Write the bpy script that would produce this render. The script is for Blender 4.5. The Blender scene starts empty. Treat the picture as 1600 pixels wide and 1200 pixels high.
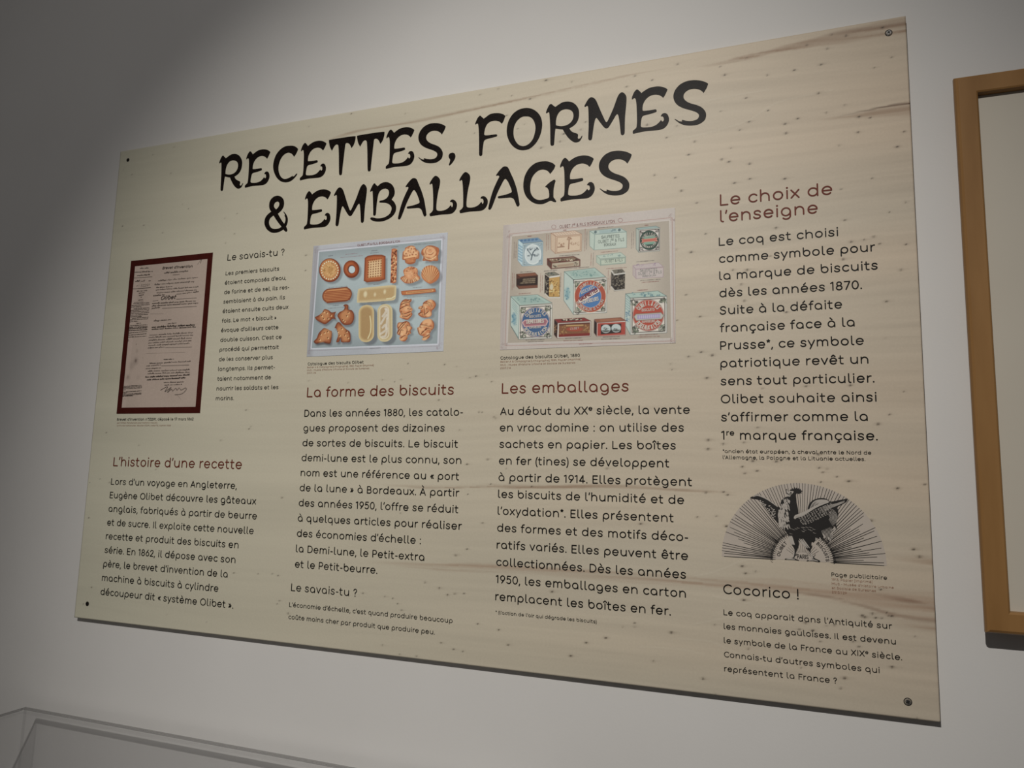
import bpy, bmesh, math, random, itertools
import numpy as np
from mathutils import Matrix, Vector, geometry

random.seed(7)
rng = np.random.default_rng(7)
S = bpy.context.scene
COL = S.collection

# ------------------------------------------------------------------ camera, light, exposure
# Wall coordinates used throughout: u to the right, v up from the panel's lower edge, n out of the wall (metres).
PANEL_W, PANEL_H, PANEL_Z, PANEL_T = 1.5475, 1.0, 1.20, 0.012
CAM_R = np.array([[0.93987887, 0.02467057, -0.34061572],
                  [-0.021072, -0.99129738, -0.12994409],
                  [-0.34085727, 0.12930916, -0.93117961]])      # columns: u, v, n in camera axes (right, down, forward)
CAM_P = np.array([1.352127, 0.30299447, 1.13131516])            # camera position (u, v, n)
FOCAL = 1129.95

def W(u, v, n=0.0):
    return Vector((u, -n, v + PANEL_Z))

cam = bpy.data.cameras.new('camera')
cam.sensor_width = 36.0
cam.lens = FOCAL / 1600 * 36
cam.clip_start = 0.02
cam_o = bpy.data.objects.new('camera', cam)
COL.objects.link(cam_o)
A = np.array([[1, 0, 0], [0, 0, -1], [0, 1, 0]], float)         # (u, v, n) -> world
RW = A @ CAM_R.T                                                # columns: camera right, down, forward in the world
M = Matrix.Identity(4)
for i in range(3):
    M[i][0], M[i][1], M[i][2] = RW[i, 0], -RW[i, 1], -RW[i, 2]
M.translation = W(*CAM_P)
cam_o.matrix_world = M
S.camera = cam_o

S.view_settings.view_transform = 'Standard'
S.view_settings.look = 'None'
S.view_settings.gamma = 1.0
S.view_settings.use_curve_mapping = False
S.view_settings.exposure = 0.0
S.cycles.transparent_max_bounces = 40

world = bpy.data.worlds.new('world')
S.world = world
world.use_nodes = True
bg = world.node_tree.nodes['Background']
bg.inputs[0].default_value = (1.0, 0.965, 0.94, 1)
bg.inputs[1].default_value = 0.062

spot = bpy.data.lights.new('gallery_spot', 'SPOT')
spot.energy = 214
spot.color = (1.0, 0.965, 0.90)
spot.spot_size = math.radians(50.5)
spot.spot_blend = 1.0
spot.shadow_soft_size = 0.018
spot_o = bpy.data.objects.new('gallery_spot', spot)
COL.objects.link(spot_o)
spot_o.location = (1.0, -2.42, 3.16)
spot_o.rotation_euler = (Vector((0.88, 0, 1.44)) - spot_o.location).to_track_quat('-Z', 'Y').to_euler()

spill = bpy.data.lights.new('gallery_spot_spill', 'SPOT')             # the wide soft rim of the same track lamp
spill.energy = 31
spill.color = (1.0, 0.975, 0.945)
spill.spot_size = math.radians(112)
spill.spot_blend = 0.8
spill.shadow_soft_size = 0.03
spill_o = bpy.data.objects.new('gallery_spot_spill', spill)
COL.objects.link(spill_o)
spill_o.location = (1.0, -2.42, 3.16)
spill_o.rotation_euler = (Vector((0.70, 0, 1.30)) - spill_o.location).to_track_quat('-Z', 'Y').to_euler()

# ------------------------------------------------------------------ geometry helpers
def ray(px, py, n=0.0):
    """point of the plane at height n in front of the panel face that the photograph shows at (px, py)"""
    d = np.array([(px - 800) / FOCAL, (py - 600) / FOCAL, 1.0]) @ CAM_R
    t = (n - CAM_P[2]) / d[2]
    return CAM_P[0] + t * d[0], CAM_P[1] + t * d[1]

P = ray

def lin(c):
    c = np.asarray(c, float) / 255.0
    return np.where(c <= 0.04045, c / 12.92, ((c + 0.055) / 1.055) ** 2.4)

class MB:
    """collects quads and polygons and links them as one mesh object"""
    def __init__(s):
        s.v, s.f, s.m = [], [], []
    def vert(s, p):
        s.v.append(tuple(p)); return len(s.v) - 1
    def face(s, pts, mat=0):
        b = len(s.v)
        s.v.extend(tuple(p) for p in pts)
        s.f.append(tuple(range(b, b + len(pts)))); s.m.append(mat)
    def faces(s, pts, fs, mat=0):
        b = len(s.v)
        s.v.extend(tuple(p) for p in pts)
        for f in fs:
            s.f.append(tuple(i + b for i in f)); s.m.append(mat)
    def box(s, lo, hi, mat=0):
        (x0, y0, z0), (x1, y1, z1) = lo, hi
        p = [(x0, y0, z0), (x1, y0, z0), (x1, y1, z0), (x0, y1, z0), (x0, y0, z1), (x1, y0, z1), (x1, y1, z1), (x0, y1, z1)]
        s.faces(p, [(0, 3, 2, 1), (4, 5, 6, 7), (0, 1, 5, 4), (1, 2, 6, 5), (2, 3, 7, 6), (3, 0, 4, 7)], mat)
    def build(s, name, mats, parent=None, smooth=False, bevel=0):
        me = bpy.data.meshes.new(name)
        me.from_pydata(s.v, [], s.f)
        for m in (mats if isinstance(mats, (list, tuple)) else [mats]):
            me.materials.append(m)
        me.polygons.foreach_set('material_index', s.m)
        if smooth:
            me.polygons.foreach_set('use_smooth', [True] * len(s.f))
        me.update()
        o = bpy.data.objects.new(name, me)
        COL.objects.link(o)
        if parent is not None:
            o.parent = parent
            o.matrix_parent_inverse = parent.matrix_world.inverted()
        if bevel:
            b = o.modifiers.new('bevel', 'BEVEL'); b.width = bevel; b.segments = 3; b.limit_method = 'ANGLE'
        return o

def empty(name, loc, label, cat, group=None):
    o = bpy.data.objects.new(name, None)
    COL.objects.link(o)
    o.location = loc
    o.matrix_world = Matrix.Translation(loc)
    o['label'] = label; o['category'] = cat
    if group: o['group'] = group
    return o

def mat(name, color, rough=0.6, spec=0.5, metal=0.0, **kw):
    m = bpy.data.materials.new(name)
    m.use_nodes = True
    b = m.node_tree.nodes['Principled BSDF']
    b.inputs['Base Color'].default_value = (*color, 1)
    b.inputs['Roughness'].default_value = rough
    b.inputs['Specular IOR Level'].default_value = spec
    b.inputs['Metallic'].default_value = metal
    return m

def noise_color(m, c0, c1, scale, stretch=(1, 1, 1), detail=4, bump=0.0, bump_scale=None, lo=0.3, hi=0.7):
    nt = m.node_tree; N = nt.nodes; L = nt.links
    b = N['Principled BSDF']
    tc = N.new('ShaderNodeTexCoord'); mp = N.new('ShaderNodeMapping')
    mp.inputs['Scale'].default_value = stretch
    L.new(tc.outputs['Object'], mp.inputs['Vector'])
    nz = N.new('ShaderNodeTexNoise'); nz.inputs['Scale'].default_value = scale; nz.inputs['Detail'].default_value = detail
    L.new(mp.outputs[0], nz.inputs['Vector'])
    cr = N.new('ShaderNodeValToRGB')
    cr.color_ramp.elements[0].position = lo; cr.color_ramp.elements[0].color = (*c0, 1)
    cr.color_ramp.elements[1].position = hi; cr.color_ramp.elements[1].color = (*c1, 1)
    L.new(nz.outputs['Fac'], cr.inputs[0]); L.new(cr.outputs[0], b.inputs['Base Color'])
    if bump:
        n2 = N.new('ShaderNodeTexNoise'); n2.inputs['Scale'].default_value = bump_scale or scale; n2.inputs['Detail'].default_value = 3
        L.new(mp.outputs[0], n2.inputs['Vector'])
        bp = N.new('ShaderNodeBump'); bp.inputs['Strength'].default_value = bump; bp.inputs['Distance'].default_value = 0.002
        L.new(n2.outputs['Fac'], bp.inputs['Height']); L.new(bp.outputs[0], b.inputs['Normal'])
    return m

def printed_mat(name, rough=0.5, spec=0.5, grain=0.0, bump=0.0):
    """takes its colours from the mesh's 'print' attribute, with a fine procedural tooth"""
    m = mat(name, (1, 1, 1), rough, spec)
    nt = m.node_tree; N = nt.nodes; L = nt.links
    b = N['Principled BSDF']
    at = N.new('ShaderNodeAttribute'); at.attribute_name = 'print'
    tc = N.new('ShaderNodeTexCoord'); mp = N.new('ShaderNodeMapping')
    mp.inputs['Scale'].default_value = (9, 1, 150) if grain > 0.05 else (300, 300, 300)
    L.new(tc.outputs['Object'], mp.inputs['Vector'])
    nz = N.new('ShaderNodeTexNoise'); nz.inputs['Scale'].default_value = 1.0; nz.inputs['Detail'].default_value = 4
    L.new(mp.outputs[0], nz.inputs['Vector'])
    mr = N.new('ShaderNodeMapRange')
    mr.inputs['From Min'].default_value = 0.25; mr.inputs['From Max'].default_value = 0.75
    mr.inputs['To Min'].default_value = 1 - grain; mr.inputs['To Max'].default_value = 1 + grain
    L.new(nz.outputs['Fac'], mr.inputs['Value'])
    vm = N.new('ShaderNodeVectorMath'); vm.operation = 'SCALE'
    L.new(at.outputs['Color'], vm.inputs[0]); L.new(mr.outputs[0], vm.inputs['Scale'])
    L.new(vm.outputs[0], b.inputs['Base Color'])
    if bump:
        bp = N.new('ShaderNodeBump'); bp.inputs['Strength'].default_value = bump; bp.inputs['Distance'].default_value = 0.0015
        L.new(nz.outputs['Fac'], bp.inputs['Height']); L.new(bp.outputs[0], b.inputs['Normal'])
    return m

# ------------------------------------------------------------------ curves and fills on the panel's plane
def arc(cx, cy, rx, ry, a0, a1, n=None):
    n = n or max(4, int(abs(a1 - a0) / 15))
    a = np.radians(np.linspace(a0, a1, n + 1))
    return [(cx + rx * math.cos(t), cy + ry * math.sin(t)) for t in a]

def spline(pts, closed=False, k=4):
    """Catmull-Rom through the points"""
    p = np.array(pts, float); n = len(p)
    out = []
    rngi = range(n) if closed else range(n - 1)
    for i in rngi:
        if closed:
            a, b, c, d = p[(i - 1) % n], p[i], p[(i + 1) % n], p[(i + 2) % n]
        else:
            a, b, c, d = p[max(i - 1, 0)], p[i], p[i + 1], p[min(i + 2, n - 1)]
        for j in range(k):
            t = j / k
            out.append(0.5 * (2 * b + (c - a) * t + (2 * a - 5 * b + 4 * c - d) * t * t + (3 * b - a - 3 * c + d) * t ** 3))
    if not closed: out.append(p[-1])
    return [tuple(q) for q in out]

def outline(pts, k=4):
    """closed outline; points with a third entry are corners, the rest is smooth"""
    n = len(pts)
    cs = [i for i in range(n) if len(pts[i]) > 2]
    xy = [q[:2] for q in pts]
    if not cs: return spline(xy, True, k)
    out = []
    for a, i in enumerate(cs):
        j = cs[(a + 1) % len(cs)]
        seg = [xy[(i + t) % n] for t in range(((j - i) % n or n) + 1)]
        out += spline(seg, False, k)[:-1]
    return out

LIFT = itertools.cycle(range(19))
def ribbon(mb, pts, w, n=0.0, mat=0, cap=True):
    """flat stroke of width w (number or one per point) with round ends, (u, v) points in metres"""
    p = np.array(pts, float)
    n += next(LIFT) * 1e-5                                      # strokes that cross do not share a plane
    keep = [0] + [i for i in range(1, len(p)) if np.hypot(*(p[i] - p[i - 1])) > 1e-7]
    ws = np.full(len(p), w, float) if np.isscalar(w) else np.array(w, float)
    p, ws = p[keep], ws[keep]
    if len(p) == 1:
        disc(mb, p[0], ws[0] / 2, n, mat); return
    d = np.diff(p, axis=0); d /= np.hypot(d[:, 0], d[:, 1])[:, None]
    for i in range(1, len(d)):
        if cap and d[i] @ d[i - 1] < .62:                       # a sharp turn: two strokes with round ends
            ribbon(mb, p[:i + 1], ws[:i + 1], n, mat); ribbon(mb, p[i:], ws[i:], n, mat)
            return
    nrm = np.stack([-d[:, 1], d[:, 0]], 1)
    vn = np.vstack([nrm[:1], nrm[:-1] + nrm[1:], nrm[-1:]])
    for i in range(1, len(p) - 1):
        l2 = vn[i] @ vn[i]
        vn[i] = vn[i] * (2 / l2) if l2 > 0.9 else nrm[i]
    L = p + vn * ws[:, None] / 2; R = p - vn * ws[:, None] / 2
    pts3 = [W(a[0], a[1], n) for a in L] + [W(a[0], a[1], n) for a in R]
    k = len(p)
    mb.faces(pts3, [(i, i + k, i + k + 1, i + 1) for i in range(k - 1)], mat)
    if cap:
        for q, dd, r in ((p[0], -d[0], ws[0] / 2), (p[-1], d[-1], ws[-1] / 2)):
            if r < 1e-5: continue
            a0 = math.atan2(dd[1], dd[0])
            mb.face([W(q[0] + r * math.cos(a0 + t), q[1] + r * math.sin(a0 + t), n) for t in np.linspace(-math.pi / 2, math.pi / 2, 7)], mat)

def disc(mb, c, r, n=0.0, mat=0, k=14, ry=None):
    ry = ry or r
    mb.face([W(c[0] + r * math.cos(t), c[1] + ry * math.sin(t), n) for t in np.linspace(0, 2 * math.pi, k, endpoint=False)], mat)

def fill(mb, outer, holes=(), n=0.0, mat=0):
    loops = [[Vector((q[0], q[1], 0)) for q in lp] for lp in [outer, *holes]]
    tris = geometry.tessellate_polygon(loops)
    flat = [q for lp in loops for q in lp]
    fs = []
    for t in tris:
        a, b, c = (flat[i] for i in t)
        cr = (b.x - a.x) * (c.y - a.y) - (b.y - a.y) * (c.x - a.x)
        fs.append(t if cr > 0 else (t[0], t[2], t[1]))
    mb.faces([W(q.x, q.y, n) for q in flat], fs, mat)

def Z(ox, oy, s):
    """converter: drawing coordinates of a detail (origin ox, oy; s units per pixel) -> (u, v)"""
    def f(pts):
        return [P(ox + q[0] / s, oy + q[1] / s) for q in pts]
    return f
# ------------------------------------------------------------------ rounded sans lettering, drawn as strokes
# unit = x-height; centre lines for a pen of width PEN
PEN = 0.165
b0, xt, ct, at_ = 0.08, 0.92, 1.22, 1.30
def _O(cx=.515, rx=.43, y0=b0, y1=xt, n=22): return arc(cx, (y0 + y1) / 2, rx, (y1 - y0) / 2, 0, 360, n)
GL = {}
def g(ch, w, *st, l=.15, r=.15): GL[ch] = (l, w, r, [list(s) for s in st])
RB, RS = .115, .165            # side bearings: round, stem
g('a', 1.03, _O(), [(.945, .5), (.945, b0)], l=RB, r=RS)
g('b', 1.03, _O(), [(.085, at_), (.085, .5)], l=RS, r=RB)
g('c', .92, arc(.515, .5, .43, .42, 42, 318, 16), l=RB, r=.07)
g('d', 1.03, _O(), [(.945, at_), (.945, b0)], l=RB, r=RS)
g('e', 1.03, [(.12, .5), (.93, .5)] + arc(.515, .5, .43, .42, 0, 318, 20)[1:], l=RB, r=.10)
g('f', .66, [(.26, b0), (.26, 1.02)] + arc(.55, 1.02, .29, .28, 180, 80, 7)[1:], [(.07, .88), (.54, .88)], l=.06, r=.02)
g('g', 1.03, _O(), [(.945, .5), (.945, .06)] + arc(.54, .06, .405, .36, 0, -140, 9)[1:], l=RB, r=RS)
g('h', .98, [(.085, at_), (.085, b0)], [(.085, .5)] + arc(.49, .5, .405, .42, 180, 0, 12)[1:] + [(.895, b0)], l=RS, r=RS)
g('i', .17, [(.085, xt), (.085, b0)], [(.085, 1.235)], l=RS, r=RS)
g('j', .3, [(.2, xt), (.2, -.1), (0, -.28)], [(.2, 1.235)])
g('k', .8, [(.085, at_), (.085, b0)], [(.7, xt), (.085, .42)], [(.3, .58), (.75, b0)])
g('l', .42, [(.085, at_), (.085, .3)] + arc(.305, .3, .22, .22, 180, 270, 5)[1:] + [(.34, b0)], l=RS, r=.06)
g('m', 1.5, [(.085, xt), (.085, b0)], [(.085, .55)] + arc(.4175, .58, .3325, .34, 180, 0, 10)[1:] + [(.75, b0)],
  [(.75, .55)] + arc(1.0825, .58, .3325, .34, 180, 0, 10)[1:] + [(1.415, b0)], l=RS, r=RS)
g('n', .98, [(.085, xt), (.085, b0)], [(.085, .5)] + arc(.49, .5, .405, .42, 180, 0, 12)[1:] + [(.895, b0)], l=RS, r=RS)
g('o', 1.03, _O(), l=RB, r=RB)
g('p', 1.03, _O(), [(.085, .5), (.085, -.3)], l=RS, r=RB)
g('q', 1.03, _O(), [(.945, .5), (.945, -.3)], l=RB, r=RS)
g('r', .63, [(.085, xt), (.085, b0)], [(.085, .52)] + arc(.47, .52, .385, .40, 180, 80, 7)[1:], l=RS, r=.02)
g('s', .86, spline([(.74, .76), (.62, .88), (.43, .92), (.22, .86), (.15, .70), (.24, .57), (.43, .505), (.64, .43), (.735, .29), (.65, .14), (.43, .08), (.22, .12), (.085, .25)], k=3), l=.07, r=.09)
g('t', .76, [(.26, 1.2), (.26, .3)] + arc(.48, .3, .22, .22, 180, 270, 5)[1:] + [(.60, b0)], [(.06, .88), (.60, .88)], l=.04, r=.04)
g('u', .98, [(.085, xt), (.085, .5)] + arc(.49, .5, .405, .42, 180, 360, 12)[1:], [(.895, xt), (.895, b0)], l=RS, r=RS)
g('v', .94, [(.085, xt), (.47, b0), (.855, xt)], l=.05, r=.05)
g('w', 1.4, [(.085, xt), (.4, b0), (.7, .8), (1.0, b0), (1.315, xt)], l=.05, r=.05)
g('x', .90, [(.085, xt), (.81, b0)], [(.81, xt), (.085, b0)], l=.06, r=.06)
g('y', .96, [(.085, xt), (.49, b0)], [(.875, xt), (.30, -.30)], l=.05, r=.05)
g('z', .86, [(.085, xt), (.77, xt), (.085, b0), (.78, b0)], l=.1, r=.1)
g('A', 1.14, [(.085, b0), (.57, ct), (1.055, b0)], [(.25, .42), (.89, .42)], l=.07, r=.07)
g('B', .92, [(.085, b0), (.085, ct), (.45, ct)] + arc(.45, .94, .30, .28, 90, -90, 9)[1:] + [(.085, .66)], [(.45, .66), (.52, .66)] + arc(.52, .37, .31, .29, 90, -90, 9)[1:] + [(.085, b0)], l=RS, r=.1)
g('C', 1.12, arc(.665, .65, .58, .57, 48, 312, 18), l=.10, r=.07)
g('D', 1.10, [(.085, b0), (.085, ct), (.45, ct)] + arc(.45, .65, .565, .57, 90, -90, 14)[1:] + [(.085, b0)], l=RS, r=.1)
g('E', .86, [(.77, ct), (.085, ct), (.085, b0), (.77, b0)], [(.085, .66), (.70, .66)], l=RS, r=.09)
g('F', .82, [(.75, ct), (.085, ct), (.085, b0)], [(.085, .66), (.66, .66)], l=RS, r=.03)
g('G', 1.2, arc(.665, .65, .58, .57, 48, 345, 18) + [(1.12, .62), (.7, .62)], l=.1, r=.12)
g('H', 1.05, [(.085, b0), (.085, ct)], [(.965, b0), (.965, ct)], [(.085, .66), (.965, .66)], l=RS, r=RS)
g('I', .17, [(.085, b0), (.085, ct)], l=RS, r=RS)
g('J', .6, [(.5, ct), (.5, .35)] + arc(.27, .35, .23, .27, 0, -140, 7)[1:], l=.05, r=RS)
g('K', .95, [(.085, b0), (.085, ct)], [(.85, ct), (.085, .5)], [(.35, .72), (.87, b0)], l=RS, r=.05)
g('L', .90, [(.085, ct), (.085, b0), (.80, b0)], l=RS, r=.05)
g('M', 1.34, [(.085, b0), (.085, ct), (.67, .42), (1.255, ct), (1.255, b0)], l=RS, r=RS)
g('N', 1.10, [(.085, b0), (.085, ct), (1.015, b0), (1.015, ct)], l=RS, r=RS)
g('O', 1.34, _O(.67, .585, b0, ct, 26), l=.10, r=.10)
g('P', .92, [(.085, b0), (.085, ct), (.47, ct)] + arc(.47, .89, .34, .33, 90, -90, 9)[1:] + [(.085, .56)], l=RS, r=.06)
g('Q', 1.34, _O(.67, .585, b0, ct, 26), [(.8, .4), (1.2, .02)], l=.10, r=.10)
g('R', .96, [(.085, b0), (.085, ct), (.47, ct)] + arc(.47, .91, .32, .31, 90, -90, 9)[1:] + [(.085, .60)], [(.47, .60), (.86, b0)], l=RS, r=.06)
g('S', 1.0, spline([(.86, 1.02), (.72, 1.17), (.50, 1.22), (.25, 1.14), (.16, .95), (.26, .76), (.50, .67), (.76, .57), (.86, .37), (.75, .16), (.49, .08), (.23, .13), (.085, .31)], k=3), l=.09, r=.09)
g('T', 1.0, [(.085, ct), (.915, ct)], [(.5, ct), (.5, b0)], l=.05, r=.05)
g('U', 1.08, [(.085, ct), (.085, .52)] + arc(.54, .52, .455, .44, 180, 360, 12)[1:] + [(.995, ct)], l=RS, r=RS)
g('V', 1.1, [(.085, ct), (.55, b0), (1.015, ct)], l=.05, r=.05)
g('X', 1.08, [(.085, ct), (.99, b0)], [(.99, ct), (.085, b0)], l=.06, r=.06)
g('Y', 1.0, [(.085, ct), (.5, .66), (.915, ct)], [(.5, .66), (.5, b0)], l=.05, r=.05)
g('0', .95, _O(.475, .39, b0, ct, 22), l=.10, r=.10)
g('1', .48, [(.07, 1.08), (.36, ct), (.36, b0)], l=.04, r=.16)
g('2', .86, spline([(.10, .96), (.22, 1.15), (.43, 1.22), (.66, 1.13), (.73, .92), (.62, .68), (.38, .4), (.085, b0)], k=3) + [(.78, b0)], l=.1, r=.1)
g('3', .84, [(.1, ct), (.7, ct), (.38, .76)] + arc(.40, .42, .345, .34, 90, -150, 12), l=.09, r=.09)
g('4', .98, [(.62, b0), (.62, ct), (.085, .36), (.90, .36)], l=.07, r=.07)
g('5', .86, [(.72, ct), (.2, ct), (.14, .72)] + spline([(.14, .72), (.4, .83), (.68, .70), (.77, .46), (.66, .17), (.38, .08), (.085, .22)], k=3), l=.09, r=.09)
g('6', .90, _O(.45, .365, b0, .80, 18), [(.60, ct), (.16, .66)], l=.1, r=.1)
g('7', .86, [(.085, ct), (.78, ct), (.28, b0)], l=.07, r=.06)
g('8', .90, _O(.45, .30, .68, ct, 16), _O(.45, .365, b0, .68, 18), l=.1, r=.1)
g('9', .90, _O(.45, .365, .50, ct, 18), [(.30, b0), (.74, .64)], l=.1, r=.1)
g('.', .2, [(.1, .1)], l=.09, r=.09)
g(',', .22, [(.14, .12), (.04, -.16)], l=.07, r=.10)
g("'", .2, [(.15, 1.28), (.07, .98)], l=.06, r=.06)
g(':', .2, [(.1, .1)], [(.1, .84)], l=.12, r=.12)
g('-', .52, [(.085, .50), (.435, .50)], l=.09, r=.09)
g('!', .2, [(.1, ct + .04), (.1, .42)], [(.1, .1)], l=.16, r=.12)
g('?', .74, spline([(.085, .98), (.18, 1.15), (.37, 1.23), (.58, 1.14), (.65, .95), (.52, .74), (.38, .60), (.37, .42)], k=3), [(.37, .1)], l=.08, r=.08)
g('(', .34, arc(.62, .5, .53, .98, 128, 232, 10), l=.12, r=.04)
g(')', .34, arc(-.28, .5, .53, .98, 52, -52, 10), l=.04, r=.12)
g('[', .34, [(.3, 1.36), (.085, 1.36), (.085, -.25), (.3, -.25)], l=.12, r=.05)
g(']', .34, [(.05, 1.36), (.26, 1.36), (.26, -.25), (.05, -.25)], l=.05, r=.12)
g('*', .52, *[[(.26 + .0 * c, 1.06), (.26 + .19 * math.cos(math.radians(c)), 1.06 + .19 * math.sin(math.radians(c)))] for c in (90, 18, -54, -126, 162)], l=.06, r=.06)
g('&', 1.1, spline([(1.0, b0), (.36, .86), (.32, 1.08), (.5, 1.22), (.7, 1.08), (.62, .86), (.24, .58), (.1, .34), (.24, .12), (.5, .08), (.78, .22), (.98, .55)], k=3), l=.1, r=.1)
g('°', .4, _O(.2, .13, 1.02, 1.28, 12), l=.05, r=.05)
g('«', .66, [(.34, .80), (.10, .5), (.34, .2)], [(.60, .80), (.36, .5), (.60, .2)], l=.1, r=.06)
g('»', .66, [(.06, .80), (.30, .5), (.06, .2)], [(.32, .80), (.56, .5), (.32, .2)], l=.06, r=.1)
ACC = {'é': ('e', [(.42, 1.13), (.66, 1.38)]), 'è': ('e', [(.60, 1.13), (.36, 1.38)]), 'ê': ('e', [(.28, 1.13), (.515, 1.34), (.75, 1.13)]),
       'à': ('a', [(.60, 1.13), (.36, 1.38)]), 'â': ('a', [(.28, 1.13), (.515, 1.34), (.75, 1.13)]), 'û': ('u', [(.26, 1.13), (.49, 1.34), (.72, 1.13)]),
       'ô': ('o', [(.28, 1.13), (.515, 1.34), (.75, 1.13)]), 'À': ('A', [(.66, 1.42), (.42, 1.66)]), 'ç': ('c', [(.50, .05), (.50, -.06), (.62, -.14), (.58, -.26), (.36, -.28)])}
for k_, (bs, st) in ACC.items():
    l_, w_, r_, ss = GL[bs]
    GL[k_] = (l_, w_, r_, ss + [st])
GL['î'] = (RS, .17, RS, [[(.085, xt), (.085, b0)], [(-.15, 1.12), (.085, 1.33), (.32, 1.12)]])
SPACE = .56

def layout(text, track=0.0):
    """(strokes, ink width) in x-height units; ^ raises the next letter as a small superscript"""
    out, x, first, end = [], 0.0, True, 0.0
    i = 0
    while i < len(text):
        ch = text[i]; sc, up = 1.0, 0.0
        if ch == '^':
            i += 1; ch = text[i]; sc, up = .60, .62
        i += 1
        if ch == ' ':
            x += SPACE; continue
        l, w, r, ss = GL[ch]
        if not first: x += l * sc
        first = False
        for s in ss:
            out.append((sc, [(x + p[0] * sc, up + p[1] * sc) for p in s], ch in '.:!?ij' and len(s) == 1))
        x += w * sc; end = x
        x += r * sc + track
    return out, end

def put_text(mb, text, u, v, size, stretch=1.0, pen=PEN, n=0.0005, slant=0.0, place=None, mat=0):
    """writes one line; size = x-height in metres"""
    ss, _ = layout(text)
    for sc, pts, dot in ss:
        q = [((a * stretch + slant * b_) * size, b_ * size) for a, b_ in pts]
        q = [place(*c) for c in q] if place else [(u + c[0], v + c[1]) for c in q]
        w = pen * size * (1 if sc == 1 else .72)
        if dot: disc(mb, q[0], w * .68, n, mat, 12)
        else: ribbon(mb, q, w, n, mat)

def fit_text(mb, text, u0, u1, v, size, pen=PEN, n=0.0005, slant=0.0, mat=0):
    w = layout(text)[1] * size
    st = (u1 - u0) / w
    put_text(mb, text, u0, v, size, st, pen, n, slant, mat=mat)
    return st

def arc_text(mb, text, c, r, a0, a1, size, pen, n=0.0008, inward=False, mat=0, squash=1.0):
    """capitals on a circle from angle a0 to a1; inward = tops towards the centre"""
    # every letter keeps its shape; the letter spaces stretch to fill the arc
    wd = [(GL[ch][1] if ch != ' ' else .5) for ch in text]
    tot = abs(math.radians(a1 - a0)) * r / size
    sx = min(1.0, tot / (sum(wd) + .24 * len(text)))            # condensed where the arc is short
    wd = [w * sx for w in wd]
    gap = (tot - sum(wd)) / max(len(text) - 1, 1)
    sg = 1 if a1 > a0 else -1
    x = 0
    for ch, w in zip(text, wd):
        if ch != ' ':
            a = math.radians(a0) + sg * (x + w / 2) * size / r
            ca, sa = math.cos(a), math.sin(a)
            ux, uy = (sa, -ca) if sg < 0 else (-sa, ca)                # along the writing
            vx, vy = (-ca, -sa) if inward else (ca, sa)                # up the letter
            for s_ in GL[ch][3]:
                q = [((p[0] * sx - w / 2) * size, p[1] * size) for p in s_]
                q = [(c[0] + r * ca + ux * i + vx * j, c[1] + r * sa + uy * i + vy * j) for i, j in q]
                if len(q) == 1: disc(mb, q[0], pen * size * .68, n, mat, 10)
                else: ribbon(mb, q, pen * size, n, mat)
        x += w + gap
# ------------------------------------------------------------------ the panel's texts: (line, start x, baseline y, end x, baseline y) as read on the panel
TX = {}
TX['heading_choice'] = [("Le choix de", 1125.2, 321.6, 1300.9, 304.2), ("l'enseigne", 1124.7, 347.3, 1278.1, 334)]
TX['text_choice'] = [("Le coq est choisi", 1124.7, 384.2, 1309.5, 368.5), ("comme symbole pour", 1124.3, 410.8, 1367.8, 393), ("la marque de biscuits", 1124.3, 437.6, 1371.8, 421),
    ("dès les années 1870.", 1124.3, 464.6, 1346.8, 451.8), ("Suite à la défaite", 1124.5, 492, 1316, 482.5), ("française face à la", 1123.8, 519.5, 1335.5, 510),
    ("Prusse*, ce symbole", 1125.7, 546.3, 1350, 538.7), ("patriotique revêt un", 1125.6, 574, 1357, 568.4), ("sens tout particulier.", 1125.6, 601.6, 1366.4, 598.4),
    ("Olibet souhaite ainsi", 1126, 630, 1369.6, 628), ("s'affirmer comme la", 1126.4, 658, 1356, 658), ("1^r^e marque française.", 1126.4, 686, 1371.4, 689)]
TX['footnote_choice'] = [("*ancien état européen, à cheval entre le Nord de", 1129.4, 707.6, 1361.4, 710.4), ("l'Allemagne, la Pologne et la Lituanie actuelles.", 1129.4, 716.8, 1352, 720.6)]
TX['caption_rooster'] = [("Page publicitaire", 1299.2, 900.6, 1386, 905.6)]
TX['credit_rooster'] = [("1913, Papier [imprimé]", 1299.8, 907.2, 1363, 911), ("MUS - Musée d'Histoire Urbaine", 1299.6, 913.8, 1396.4, 919.2), ("et Sociale de Suresnes", 1299.6, 920.8, 1368.6, 924.4), ("2013.1.29", 1299.8, 927, 1323, 928.2)]
TX['heading_cocorico'] = [("Cocorico !", 1130, 928, 1248, 936.4)]
TX['text_cocorico'] = [("Le coq apparait dans l'Antiquité sur", 1130.5, 960.8, 1394, 982.8), ("les monnaies gauloises. Il est devenu", 1130.5, 982.5, 1399.8, 1006.8),
    ("le symbole de la France au XIX^e siècle.", 1130.8, 1004.5, 1409.5, 1031.8), ("Connais-tu d'autres symboles qui", 1131.5, 1027, 1374.3, 1051.8), ("représentent la France ?", 1132, 1048.8, 1307.8, 1067.8)]
TX['heading_packaging'] = [("Les emballages", 784, 615, 982.7, 612)]
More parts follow.
